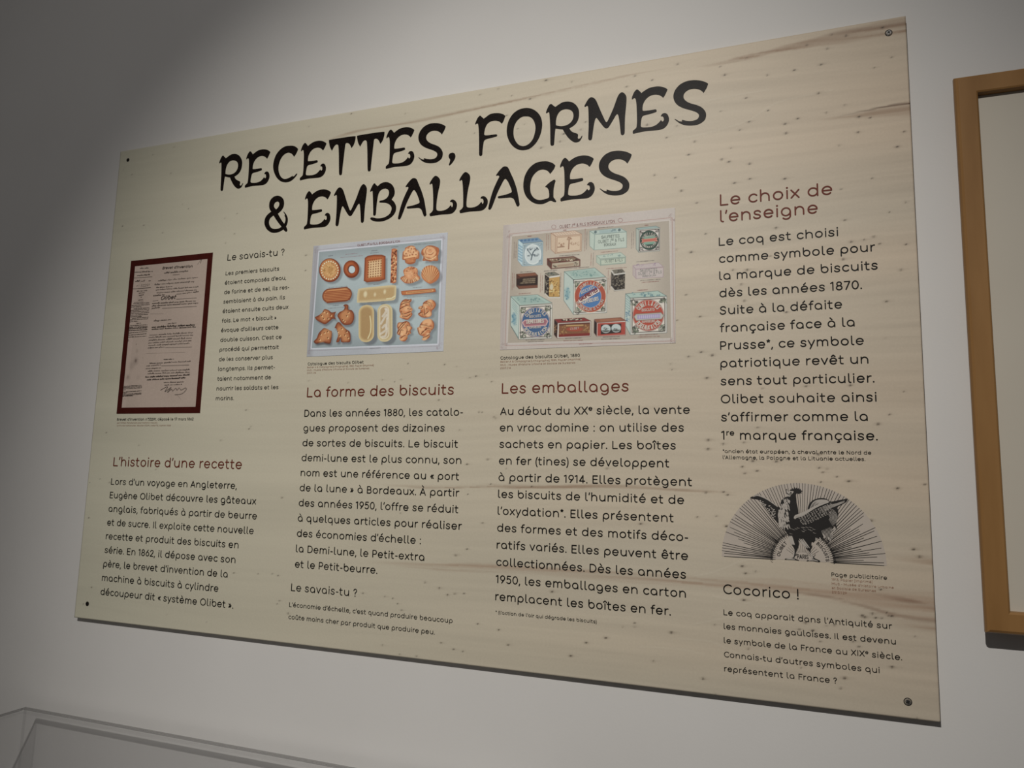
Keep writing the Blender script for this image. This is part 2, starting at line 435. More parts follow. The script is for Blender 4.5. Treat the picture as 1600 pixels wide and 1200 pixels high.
TX['text_packaging'] = [("Au début du XX^e siècle, la vente", 781.2, 648.8, 1078, 647.8), ("en vrac domine : on utilise des", 781.2, 674, 1068.8, 675.2), ("sachets en papier. Les boîtes", 780.5, 699.5, 1056.2, 702.8),
    ("en fer (tines) se développent", 779.8, 725, 1046.3, 730.5), ("à partir de 1914. Elles protègent", 779, 751.2, 1082, 760.2), ("les biscuits de l'humidité et de", 778.5, 776.5, 1069, 788.3),
    ("l'oxydation*. Elles présentent", 777.8, 802.8, 1053.3, 816), ("des formes et des motifs déco-", 776.8, 829.2, 1075.3, 846.2), ("ratifs variés. Elles peuvent être", 776, 856, 1075.2, 875.8),
    ("collectionnées. Dès les années", 775, 883.5, 1072.2, 904.7), ("1950, les emballages en carton", 774.3, 911, 1071.8, 935), ("remplacent les boîtes en fer.", 773.3, 937.7, 1048.2, 963.3)]
TX['footnote_packaging'] = [("* (l'action de l'air qui dégrade les biscuits)", 774.3, 960, 932.3, 973)]
TX['caption_packaging'] = [("Catalogue des biscuits Olibet, 1880", 782.1, 561.5, 906, 557.7)]
TX['credit_packaging'] = [("Bellier A & Compagnie [Lithographe], 1880, Papier [imprimé]", 782, 566.6, 907.1, 562.6), ("MUS - Musée d'Histoire Urbaine et Sociale de Suresnes", 782, 571.7, 898.9, 568.3), ("2007.3.14", 782, 576.6, 798.2, 576.1)]
TX['heading_shapes'] = [("La forme des biscuits", 479.6, 620.6, 709.4, 617)]
TX['text_shapes'] = [("Dans les années 1880, les catalo-", 476.6, 652, 723.4, 649.9), ("gues proposent des dizaines", 474.5, 674, 695, 674.4), ("de sortes de biscuits. Le biscuit", 473.1, 697.6, 716, 698.5),
    ("demi-lune est le plus connu, son", 471.4, 721.5, 720.8, 724.3), ("nom est une référence au « port", 469.7, 745.2, 717.8, 749.5), ("de la lune » à Bordeaux. À partir", 468.4, 768, 717.8, 774.5),
    ("des années 1950, l'offre se réduit", 466.6, 792.3, 716.7, 800), ("à quelques articles pour réaliser", 465, 815.8, 721.9, 825.7), ("des économies d'échelle :", 462.9, 840, 657.6, 849),
    ("la Demi-lune, le Petit-extra", 461.2, 864, 663, 875.3), ("et le Petit-beurre.", 459.5, 887.5, 589.6, 896.5)]
TX['heading_scale_question'] = [("Le savais-tu ?", 454.7, 924.8, 557.9, 931)]
TX['text_scale'] = [("L'économie d'échelle, c'est quand produire beaucoup", 452, 950.2, 707.2, 971.2), ("coûte moins cher par produit que produire peu.", 450.6, 968.2, 679.2, 990.2)]
TX['caption_biscuits'] = [("Catalogue des biscuits Olibet", 480.9, 570.5, 568.2, 568.2)]
TX['credit_biscuits'] = [("Bellier A & Compagnie [Lithographe], 1882, Papier [imprimé]", 480, 574.9, 584, 572.3), ("MUS - Musée d'Histoire Urbaine et Sociale de Suresnes", 480, 579.5, 577, 577.2), ("2007.3.14", 480, 584, 494, 583.8)]
TX['heading_recipe'] = [("L'histoire d'une recette", 177, 728.9, 377.9, 732.6)]
TX['text_recipe'] = [("Lors d'un voyage en Angleterre,", 174.1, 758.6, 370, 763.6), ("Eugène Olibet découvre les gâteaux", 171.8, 779.5, 400.2, 787.4), ("anglais, fabriqués à partir de beurre", 169.6, 800.2, 401.5, 810.4),
    ("et de sucre. Il exploite cette nouvelle", 167.5, 821.2, 396.3, 834), ("recette et produit des biscuits en", 165, 843, 372.7, 856), ("série. En 1862, il dépose avec son", 163.5, 864.6, 367.8, 879.2),
    ("père, le brevet d'invention de la", 161.2, 886.4, 355.6, 902.1), ("machine à biscuits à cylindre", 159, 908.2, 341.2, 924.4), ("découpeur dit « système Olibet ».", 156.7, 929.6, 364.4, 951)]
TX['heading_bread_question'] = [("Le savais-tu ?", 355.4, 407.1, 444.3, 399.2)]
TX['text_bread'] = [("Les premiers biscuits", 352.9, 430, 436.3, 422.8), ("étaient composés d'eau,", 351.8, 444.4, 447.1, 437.5), ("de farine et de sel, ils res-", 350.6, 459, 451.8, 452.7), ("semblaient à du pain. Ils", 349.6, 474, 445.4, 467.9),
    ("étaient ensuite cuits deux", 348, 489, 450.5, 483.6), ("fois. Le mot « biscuit »", 346.8, 503.8, 431.8, 499.4), ("évoque d'ailleurs cette", 345.8, 518.8, 435, 514.4), ("double cuisson. C'est ce", 344.5, 533.8, 440, 530),
    ("procédé qui permettait", 343, 548.8, 435.8, 545.8), ("de les conserver plus", 342, 564.2, 426.3, 561.9), ("longtemps. Ils permet-", 340.8, 579, 429.5, 577.2), ("taient notamment de", 340, 594.5, 423.3, 593),
    ("nourrir les soldats et les", 338.5, 609.8, 435, 608.8), ("marins.", 337.2, 625.2, 365.5, 625.2)]
TX['caption_document'] = [("Brevet d'invention n°53291, déposé le 17 mars 1862", 183, 657.3, 302.5, 656.7)]
TX['credit_document'] = [("par l'Olibet, Manufacture pour machine à biscuits", 183, 661.9, 246, 661.4), ("archives nationales, dossier 53291, cote F12, carton 1048", 183, 666.3, 267, 665.8)]
HEAVY = ('footnote', 'caption')

def text_lines(key):
    """(text, u0, u1, v) per line with even leading, a shared left edge and the block's x-height"""
    rows = []
    for t, x0, y0, x1, y1 in TX[key]:
        a, b_ = P(x0, y0), P(x1, y1)
        rows.append([t, a[0], b_[0], (a[1] + b_[1]) / 2])
    if len(rows) > 2:
        k = np.arange(len(rows)); c = np.polyfit(k, [r[3] for r in rows], 1)
        for i, r in enumerate(rows): r[3] = c[0] * i + c[1]
    sizes = [(r[2] - r[1]) / layout(r[0])[1] for r in rows]
    size = float(np.mean(sizes))
    u0 = float(np.median([r[1] for r in rows]))
    return [(r[0], u0, r[2], r[3]) for r in rows], size
# ------------------------------------------------------------------ print colours: a fine grid of vertices carrying the 'print' attribute
def vnoise(nx, ny, cx, cy, seed):
    r = np.random.default_rng(seed)
    gx, gy = int(cx) + 3, int(cy) + 3
    a = r.random((gy, gx))
    x = np.linspace(0, cx, nx); y = np.linspace(0, cy, ny)
    xi, yi = x.astype(int), y.astype(int)
    fx, fy = x - xi, y - yi
    fx = fx * fx * (3 - 2 * fx); fy = fy * fy * (3 - 2 * fy)
    t = a[yi][:, xi] * (1 - fx) + a[yi][:, xi + 1] * fx
    b_ = a[yi + 1][:, xi] * (1 - fx) + a[yi + 1][:, xi + 1] * fx
    return t * (1 - fy[:, None]) + b_ * fy[:, None]

class Sheet:
    def __init__(s, u0, v0, u1, v1, nx, ny, base, k=1.0):
        s.u0, s.v0, s.u1, s.v1, s.nx, s.ny, s.k = u0, v0, u1, v1, nx, ny, k
        s.sat = 1.0
        s.U, s.V = np.meshgrid(np.linspace(u0, u1, nx), np.linspace(v0, v1, ny))
        s.px = (u1 - u0) / (nx - 1)
        s.C = np.empty((ny, nx, 3)); s.C[:] = s.col(base)
        s.r = np.random.default_rng(5)
        s.clip = None
    def col(s, c):                                            # display colour under the gallery light -> surface colour
        g = lin(c); g = (g @ np.array([.25, .6, .15])) * (1 - s.sat) + g * s.sat
        return np.minimum(g / (s.k * np.array([1.04, 1.0, .955])), 0.92)
    def win(s, lo, hi):
        i0 = max(0, int((lo[0] - s.u0) / (s.u1 - s.u0) * (s.nx - 1)) - 1); i1 = min(s.nx, int((hi[0] - s.u0) / (s.u1 - s.u0) * (s.nx - 1)) + 3)
        j0 = max(0, int((lo[1] - s.v0) / (s.v1 - s.v0) * (s.ny - 1)) - 1); j1 = min(s.ny, int((hi[1] - s.v0) / (s.v1 - s.v0) * (s.ny - 1)) + 3)
        return slice(j0, max(j1, j0)), slice(i0, max(i1, i0))
    def mix(s, w, m, c, a=1.0):
        if s.clip is not None: m = m * s.clip[w]
        m = (np.clip(m, 0, 1) * a)[..., None]
        s.C[w] = s.C[w] * (1 - m) + s.col(c) * m
    def poly(s, pts, c, a=1.0, rim=None, rw=0.0, soft=None, tex=0.0, keep=False):
        """filled outline; rim = colour towards the edge over width rw"""
        p = np.array([q[:2] for q in pts], float)
        pad = (soft or s.px) * 1.5
        w = s.win(p.min(0) - pad, p.max(0) + pad)
        U, V = s.U[w], s.V[w]
        if U.size == 0: return
        d = np.full(U.shape, 1e9); ins = np.zeros(U.shape, bool)
        n = len(p)
        for i in range(n):
            a0, b_ = p[i], p[(i + 1) % n]
            e = b_ - a0; L = e @ e
            if L < 1e-14: continue
            t = np.clip(((U - a0[0]) * e[0] + (V - a0[1]) * e[1]) / L, 0, 1)
            d = np.minimum(d, (U - a0[0] - t * e[0]) ** 2 + (V - a0[1] - t * e[1]) ** 2)
            if (a0[1] > b_[1]) != (a0[1] < b_[1]) and a0[1] == b_[1]: continue
            c0 = (a0[1] > V) != (b_[1] > V)
            if abs(e[1]) > 1e-12:
                ins ^= c0 & (U < e[0] * (V - a0[1]) / e[1] + a0[0])
        sd = np.sqrt(d) * np.where(ins, 1, -1)
        m = np.clip(0.5 + sd / (soft or s.px), 0, 1)
        if rim is not None:
            t = np.clip(sd / rw, 0, 1)[..., None]; t = t * t * (3 - 2 * t)
            cc = s.col(rim) * (1 - t) + s.col(c) * t
        else:
            cc = np.broadcast_to(s.col(c), U.shape + (3,))
        if tex:
            nz = s.r.random(U.shape)
            nz = (nz + np.roll(nz, 1, 0) + np.roll(nz, 1, 1)) / 3
            cc = cc * (1 + (nz - .5) * 2 * tex)[..., None]
        if keep:
            s.clip = np.zeros(s.U.shape); s.clip[w] = m
        mm = (m * a)[..., None]
        s.C[w] = s.C[w] * (1 - mm) + cc * mm
    def line(s, pts, wd, c, a=1.0):
        p = np.array([q[:2] for q in pts], float)
        w = s.win(p.min(0) - wd - s.px * 2, p.max(0) + wd + s.px * 2)
        U, V = s.U[w], s.V[w]
        if U.size == 0: return
        d = np.full(U.shape, 1e9)
        for a0, b_ in zip(p[:-1], p[1:]):
            e = b_ - a0; L = max(e @ e, 1e-14)
            t = np.clip(((U - a0[0]) * e[0] + (V - a0[1]) * e[1]) / L, 0, 1)
            d = np.minimum(d, (U - a0[0] - t * e[0]) ** 2 + (V - a0[1] - t * e[1]) ** 2)
        m = np.clip(0.5 + (wd / 2 - np.sqrt(d)) / s.px, 0, 1) * min(1.0, wd / s.px)
        s.mix(w, m, c, a)
    def dot(s, p, r, c, a=1.0, ry=None, soft=None):
        ry = ry or r
        R = max(r, ry) + s.px * 2 + (soft or 0)
        w = s.win((p[0] - R, p[1] - R), (p[0] + R, p[1] + R))
        U, V = s.U[w], s.V[w]
        if U.size == 0: return
        q = np.sqrt(((U - p[0]) / r) ** 2 + ((V - p[1]) / ry) ** 2)
        m = np.clip(0.5 + (1 - q) * min(r, ry) / (soft or s.px), 0, 1)
        s.mix(w, m, c, a)
    def build(s, name, m, parent, n, thick=0.0004, back=None):
        me = bpy.data.meshes.new(name)
        nx, ny = s.nx, s.ny
        co = np.stack([s.U.ravel(), np.full(nx * ny, -n), s.V.ravel() + PANEL_Z], 1)
        idx = np.arange(nx * ny).reshape(ny, nx)
        q = np.stack([idx[:-1, :-1], idx[:-1, 1:], idx[1:, 1:], idx[1:, :-1]], -1).reshape(-1, 4)
        # edges of the sheet: a back rim so the print or board has its thickness
        ring = np.concatenate([idx[0, :], idx[1:, -1], idx[-1, -2::-1], idx[-2:0:-1, 0]])
        co2 = co[ring].copy(); co2[:, 1] = -(n - thick)
        base = nx * ny; k = len(ring)
        rim = np.stack([ring, base + np.arange(k), base + (np.arange(k) + 1) % k, ring[(np.arange(k) + 1) % k]], 1)[:, [0, 1, 2, 3]]
        allq = np.vstack([q, rim[:, ::1]])
        cor = [base + int(np.where(ring == j)[0][0]) for j in (idx[0, 0], idx[-1, 0], idx[-1, -1], idx[0, -1])]
        co = np.vstack([co, co2])
        me.vertices.add(len(co)); me.vertices.foreach_set('co', co.astype(np.float32).ravel())
        nl = allq.size + k
        me.loops.add(nl)
        loops = np.concatenate([allq.ravel(), base + np.arange(k)[::-1]])
        me.loops.foreach_set('vertex_index', loops.astype(np.int32))
        me.polygons.add(len(allq) + 1)
        st = np.concatenate([np.arange(len(allq)) * 4, [allq.size]])
        me.polygons.foreach_set('loop_start', st.astype(np.int32))
        me.update(calc_edges=True)
        at = me.attributes.new('print', 'FLOAT_COLOR', 'POINT')
        c = np.ones((len(co), 4), np.float32)
        c[:nx * ny, :3] = s.C.reshape(-1, 3)
        c[nx * ny:, :3] = s.C.reshape(-1, 3)[ring] if back is None else np.array(back)
        at.data.foreach_set('color', c.ravel())
        mi = np.zeros(len(allq) + 1, np.int32)
        me.materials.append(m)
        me.validate()
        o = bpy.data.objects.new(name, me)
        COL.objects.link(o)
        if parent is not None:
            o.parent = parent
            o.matrix_parent_inverse = parent.matrix_world.inverted()
        return o
# ------------------------------------------------------------------ the setting
wall_m = noise_color(mat('wall_paint', (.6, .6, .6), 0.75, 0.25), (.635, .62, .605), (.665, .65, .635), 3.0, bump=0.05, bump_scale=260)
floor_m = noise_color(mat('floor_screed', (.3, .29, .28), 0.6), (.26, .25, .24), (.33, .32, .30), 6.0)
WN = -PANEL_T                                                  # the wall's face, measured from the panel's face
b = MB(); b.box((-4.0, -WN, 0), (5.0, -WN + .15, 3.6))
o = b.build('wall_back', wall_m); o['kind'] = 'structure'
b = MB(); b.box((-4.0, -4.5, -.1), (5.0, -WN + .15, 0))
o = b.build('floor', floor_m); o['kind'] = 'structure'

# ------------------------------------------------------------------ the plywood panel
panel = empty('information_panel', W(PANEL_W / 2, 0, -PANEL_T), 'large pale plywood panel on the wall with black title, French text and biscuit pictures', 'information panel')
wood = Sheet(0, 0, PANEL_W, PANEL_H, 800, 500, (255, 255, 255))
U, V = wood.U, wood.V
t = np.clip(U / PANEL_W, 0, 1)[..., None]
wood.C = np.array([.590, .566, .452]) * (1 - t) + np.array([.536, .457, .360]) * t
rip = vnoise(800, 500, 5, 8, 11) - .5
warp = vnoise(800, 500, 4, 3, 12) * .05
def grain(cx, cy, seed):                                        # long fibres that wander a little
    a = vnoise(1200, 800, cx, cy, seed)
    iu = np.clip((U / PANEL_W * 1199), 0, 1199).astype(int); iv = np.clip(((V + warp * .5) / (PANEL_H + .03) * 799), 0, 799).astype(int)
    return a[iv, iu] - .5
fib = grain(7, 130, 21) * .6 + grain(14, 260, 22) * .4
broad = grain(3, 16, 23)
amt = .35 + .65 * np.clip((U - .55) / .6, 0, 1)
wood.C *= (1 + fib * .15 * amt + broad * .10 + rip * .05)[..., None]
wood.C *= 1 + (broad * np.clip((U - .8) / .5, 0, 1))[..., None] * np.array([.02, -.04, -.08])
# raised ripples of the veneer: lit crest and shade beneath painted as lines
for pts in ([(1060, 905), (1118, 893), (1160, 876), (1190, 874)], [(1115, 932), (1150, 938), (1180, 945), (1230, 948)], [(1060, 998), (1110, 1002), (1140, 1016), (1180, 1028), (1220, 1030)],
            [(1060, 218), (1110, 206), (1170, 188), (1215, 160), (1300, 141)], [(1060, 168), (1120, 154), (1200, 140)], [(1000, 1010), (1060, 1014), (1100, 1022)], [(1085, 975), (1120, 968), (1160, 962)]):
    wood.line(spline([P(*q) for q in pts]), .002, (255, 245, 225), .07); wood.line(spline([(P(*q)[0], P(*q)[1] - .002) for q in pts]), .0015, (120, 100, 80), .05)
# brown heartwood bands, plus a crease with painted shade below it
STREAK = (128, 101, 80)
def streak(pts, a, c=STREAK, sharp=2.6, seed=1):
    """pts: (x, y, half width px) on the panel as seen"""
    q = np.array([P(x, y) for x, y, h in pts])
    hw = np.array([abs(P(x, y - h)[1] - P(x, y + h)[1]) / 2 for x, y, h in pts])
    q, hw = q[np.argsort(q[:, 0])], hw[np.argsort(q[:, 0])]
    f = np.array(spline([(a_[0], a_[1]) for a_ in q], k=6)); h = np.interp(f[:, 0], q[:, 0], hw)
    vc = np.interp(U, f[:, 0], f[:, 1]); hh = np.interp(U, f[:, 0], h)
    dd = np.abs(V - vc + grain(10, 14, seed + 50) * np.minimum(hh, .004) * .9 + grain(16, 200, seed + 70) * np.minimum(hh, .006) * .8) / np.maximum(hh, 1e-5)
    m = np.clip(1 - dd ** sharp, 0, 1)
    ends = np.clip((U - q[0, 0]) / .08, 0, 1) * np.clip((q[-1, 0] - U) / (.08 if q[-1, 0] < 1.5 else 1e-4), 0, 1)
    m *= ends * a * .82 * (.85 + grain(9, 300, seed) * 1.5)
    m = np.clip(m, 0, 1)[..., None]
    wood.C = wood.C * (1 - m) + lin(c) * 1.25 * m
streak([(490, 226, 1.5), (560, 205, 2.5), (640, 190, 3), (720, 174, 3), (830, 152, 3.2), (920, 133, 2.5), (1000, 114, 1.5), (1060, 104, 1)], .55, seed=1)
streak([(1085, 106, 1.5), (1114, 101, 3), (1167, 90, 5), (1238, 73.5, 6), (1274, 65, 8), (1321, 57, 12), (1369, 48, 13), (1420, 41, 15)], .72, seed=2)
streak([(1240, 70, 2), (1300, 56, 4), (1360, 44, 5), (1420, 34, 6)], .5, (112, 84, 66), seed=22)
streak([(1300, 183, 1), (1319, 180, 1.4), (1357, 172, 1.5), (1392, 165, 1.5), (1424, 161, 1.5)], 1.6, (78, 58, 46), seed=3)  # crease in the veneer, drawn as a thin dark line
streak([(1270, 186, 2), (1330, 182, 4), (1370, 176, 9), (1424, 170, 13)], .50, seed=4)  # soft shade below the crease, painted into the wood colour
streak([(580, 756, 1.5), (655, 759.5, 3), (711, 759.5, 3.5), (763, 758, 4), (813, 759.5, 3.5), (880, 761, 3), (980, 760.5, 3), (1046, 764, 3), (1100, 767, 2.5), (1160, 770, 2)], .62, seed=5)
streak([(570, 879, 2), (627, 881.5, 4), (683, 885.5, 6), (763, 887.5, 7), (847, 890.5, 8), (930, 896, 9), (1013, 902.5, 10), (1100, 909, 11), (1190, 913, 11), (1244, 918, 12), (1296, 925, 14), (1349, 934, 20), (1401, 946, 28), (1462, 957, 36)], .52, (136, 106, 86), seed=6)
streak([(1330, 922, 2), (1400, 934, 4), (1462, 948, 5)], .6, (112, 84, 68), seed=7)
streak([(1170, 916, 2), (1300, 934, 3), (1400, 962, 4), (1462, 972, 4)], .5, (112, 86, 70), seed=13)
streak([(1375, 869, 3), (1400, 871, 6), (1427, 873, 8), (1460, 878, 9)], .5, seed=8)
streak([(1380, 972, 3), (1410, 978, 6), (1462, 986, 9)], .5, seed=9)
streak([(100, 600, 30), (800, 640, 25), (1100, 640, 30)], .05, seed=10)
# pin knots: a dark core with a grey tail along the grain
KN = [((1060, 20), 4.2105, "275,355 305,408 450,297 585,410 762,378 845,210 980,235 938,340 1008,142 1103,150 1288,363 1403,291 1343,98 445,560 278,650 590,643 922,528 1095,608 972,658 785,695 702,730 465,718 403,770 708,792 1188,685 1262,690 1182,787 1440,882 1485,783 107,847 345,888 285,965 332,980 468,993 700,1092 470,1093 368,1120 1275,1088 1070,1160 1058,872 20,1170 68,933"),
      ((700, 40), 4.2105, "645,360 813,370 420,463 330,417 210,457 540,483 1230,330 1343,358 1175,403 122,632 175,708 502,648 458,678 762,712 873,685 905,635 737,763 612,803 530,808 385,592 1310,653 1510,253 1505,662 1438,737 1358,983 1495,1000 1535,1087 1580,850"),
      ((1040, 300), 4.0, "195,67 250,262 160,375 70,358 128,643 215,780 72,803 222,1000 292,1020 143,1030 30,1075 40,1108 258,1163 1398,125 1120,175 1502,63 1503,328 1160,310 1240,300 1300,280 1338,325 1470,487 1380,683 1373,913 1110,420 420,487 510,487 473,577 492,680 755,752 690,225 655,400"),
      ((1060, 580), 4.0, "185,487 280,455 410,447 495,353 187,430 1410,125 1248,330 1320,270 400,598 415,637 492,622 612,563 880,603 903,633 930,610 990,660 1065,687 890,693 1370,733 1540,707 1205,933 1470,1112 1510,1160 172,757 282,755 308,773 118,913 238,905 300,968 525,105 797,93 1075,87 465,560 875,520"),
      ((1060, 850), 3.81, "380,133 400,175 458,165 390,333 215,483 415,623 148,803 990,798 965,858 1272,733 1410,553 1095,427 1110,437 1155,415 1175,440 1210,440 1250,430 1270,430 1240,410 1205,272 1435,75 1400,32 880,490 930,485 845,580 757,470 800,515 720,510 730,735 1075,612 1040,583 220,895 1420,1040"),
      ((680, 680), 3.0, "150,137 245,113 333,155 153,277 222,412 148,533 97,563 1228,385 963,415 805,157 298,912 342,982 200,885 28,973 128,1013 635,1035 708,973 800,950 1022,1060 935,880 935,897 880,898 1107,925 1255,1140 548,733 58,748 95,742 135,742 20,715 260,230 350,225 452,240"),
      ((400, 560), 3.53, "838,28 1040,33 1105,47 1180,107 1213,98 1273,88 1300,128 1122,397 1163,583 1280,557 1168,748 1250,910 1008,230 800,118 765,128 697,120 508,133 290,125 143,768 797,855 1165,1052 1100,1085 1230,295 1248,297 1313,322 1320,332"),
      ((180, 130), 3.077, "180,345 282,308 267,433 930,208 40,418 80,440 527,650 585,628 352,603 323,580 35,687 137,683 228,718 573,725 530,768 917,827 915,900 1135,147 1395,147 1210,330"),
      ((110, 640), 3.243, "182,117 347,180 762,157 905,98 915,85 890,2 150,352 97,370 197,370 93,548 433,303 1072,445 828,828 950,832 1052,843 1060,970 1103,1033 487,1040 690,1075 107,900 66,985 385,975 220,460"),
      ((420, 880), 4.0, "977,120 1065,157 1117,200 1160,190 1220,190 775,220 805,253 830,295 725,210 588,187 1305,380 1437,417 1075,500 1495,510 1213,550 1155,538 710,513 818,570 923,580 65,237 52,255 58,78 22,65 120,315")]
kr = np.random.default_rng(3)
for (ox, oy), sc, txt in KN:
    for pr in txt.split():
        x, y = map(float, pr.split(','))
        p = P(ox + x / sc, oy + y / sc)
        k = kr.uniform(.45, 1.0) * (1.05 if p[0] > .95 else .70)
        wood.dot(p, .0040 * k, (120, 100, 80), .34 * k, ry=.0018 * k, soft=.003)
        wood.dot((p[0] + .004 * k, p[1] + .0004), .0085 * k, (120, 104, 88), .20 * kr.random(), ry=.0014 * k, soft=.002)
        wood.dot(p, .0018 * k, (40, 30, 23), .95, ry=.0012 * k, soft=.0013)
ply_m = printed_mat('birch_plywood', 0.5, 0.25, grain=0.03, bump=0.05)
wood.build('board', ply_m, panel, 0.0, PANEL_T, back=(.42, .32, .20))

# four countersunk screws
steel = mat('screw_steel', (.75, .73, .70), .22, .5, 1.0)
dark_steel = mat('dark_screw_steel', (.05, .045, .04), .35, .5, 1.0)
dark = mat('screw_recess', (.012, .011, .010), .6, .3)
for (px, py, r) in ((200, 250, .0042), (1388.5, 51.5, .0052), (136.5, 943.5, .0046), (1418.5, 1096.5, .0052)):
    u, v = P(px, py)
    b = MB()
    disc(b, (u, v), r, .0002, 1, 24)                            # the drilled recess around the head
    ring0 = [(u + r * .80 * math.cos(a), v + r * .80 * math.sin(a)) for a in np.linspace(0, 2 * math.pi, 24, endpoint=False)]
    ring1 = [(u + r * .62 * math.cos(a), v + r * .62 * math.sin(a)) for a in np.linspace(0, 2 * math.pi, 24, endpoint=False)]
    pts = [W(*q, .0003) for q in ring0] + [W(*q, .0016) for q in ring1]
    b.faces(pts, [(i, (i + 1) % 24, 24 + (i + 1) % 24, 24 + i) for i in range(24)], 0)
    b.face([W(*q, .0016) for q in ring1], 0)
    for k in range(2):                                          # cross recess
        a = math.radians(25 + 90 * k)
        c_, s_ = math.cos(a), math.sin(a)
        ribbon(b, [(u - r * .42 * c_, v - r * .42 * s_), (u + r * .42 * c_, v + r * .42 * s_)], r * .24, .0018, 1, cap=False)
    o = b.build('screw', [steel if px > 1000 else dark_steel, dark], panel)

# ------------------------------------------------------------------ lettering
ink = noise_color(mat('black_ink', (.004, .003, .003), 0.5, 0.12), (.003, .0025, .002), (.006, .005, .004), 900)
red_ink = mat('brick_red_ink', (.132, .026, .014), 0.5, 0.12)
faint_ink = mat('thin_orange_ink', (.30, .13, .075), 0.5, 0.15)
for key in TX:
    rows, size = text_lines(key)
    b = MB()
    kind = key.split('_')[0]
    pen = {'heading': .155, 'text': .165, 'footnote': .17, 'caption': .165, 'credit': .115}[kind]
    if key in ('heading_cocorico', 'heading_scale_question', 'heading_bread_question'): pen = .15
    for tx, u0, u1, v in rows:
        fit_text(b, tx, u0, u1, v, size, pen)
    m = faint_ink if kind == 'credit' else red_ink if key in ('heading_choice', 'heading_packaging', 'heading_shapes', 'heading_recipe') else ink
    nm = {'heading': 'heading_lettering', 'text': 'text_block', 'footnote': 'footnote', 'caption': 'picture_caption', 'credit': 'picture_credit'}[kind]
    o = b.build(nm, m, panel)
    if m is red_ink: o['label'] = 'dark red heading lettering'
    if m is faint_ink: o['label'] = 'tiny thin orange credit lines'
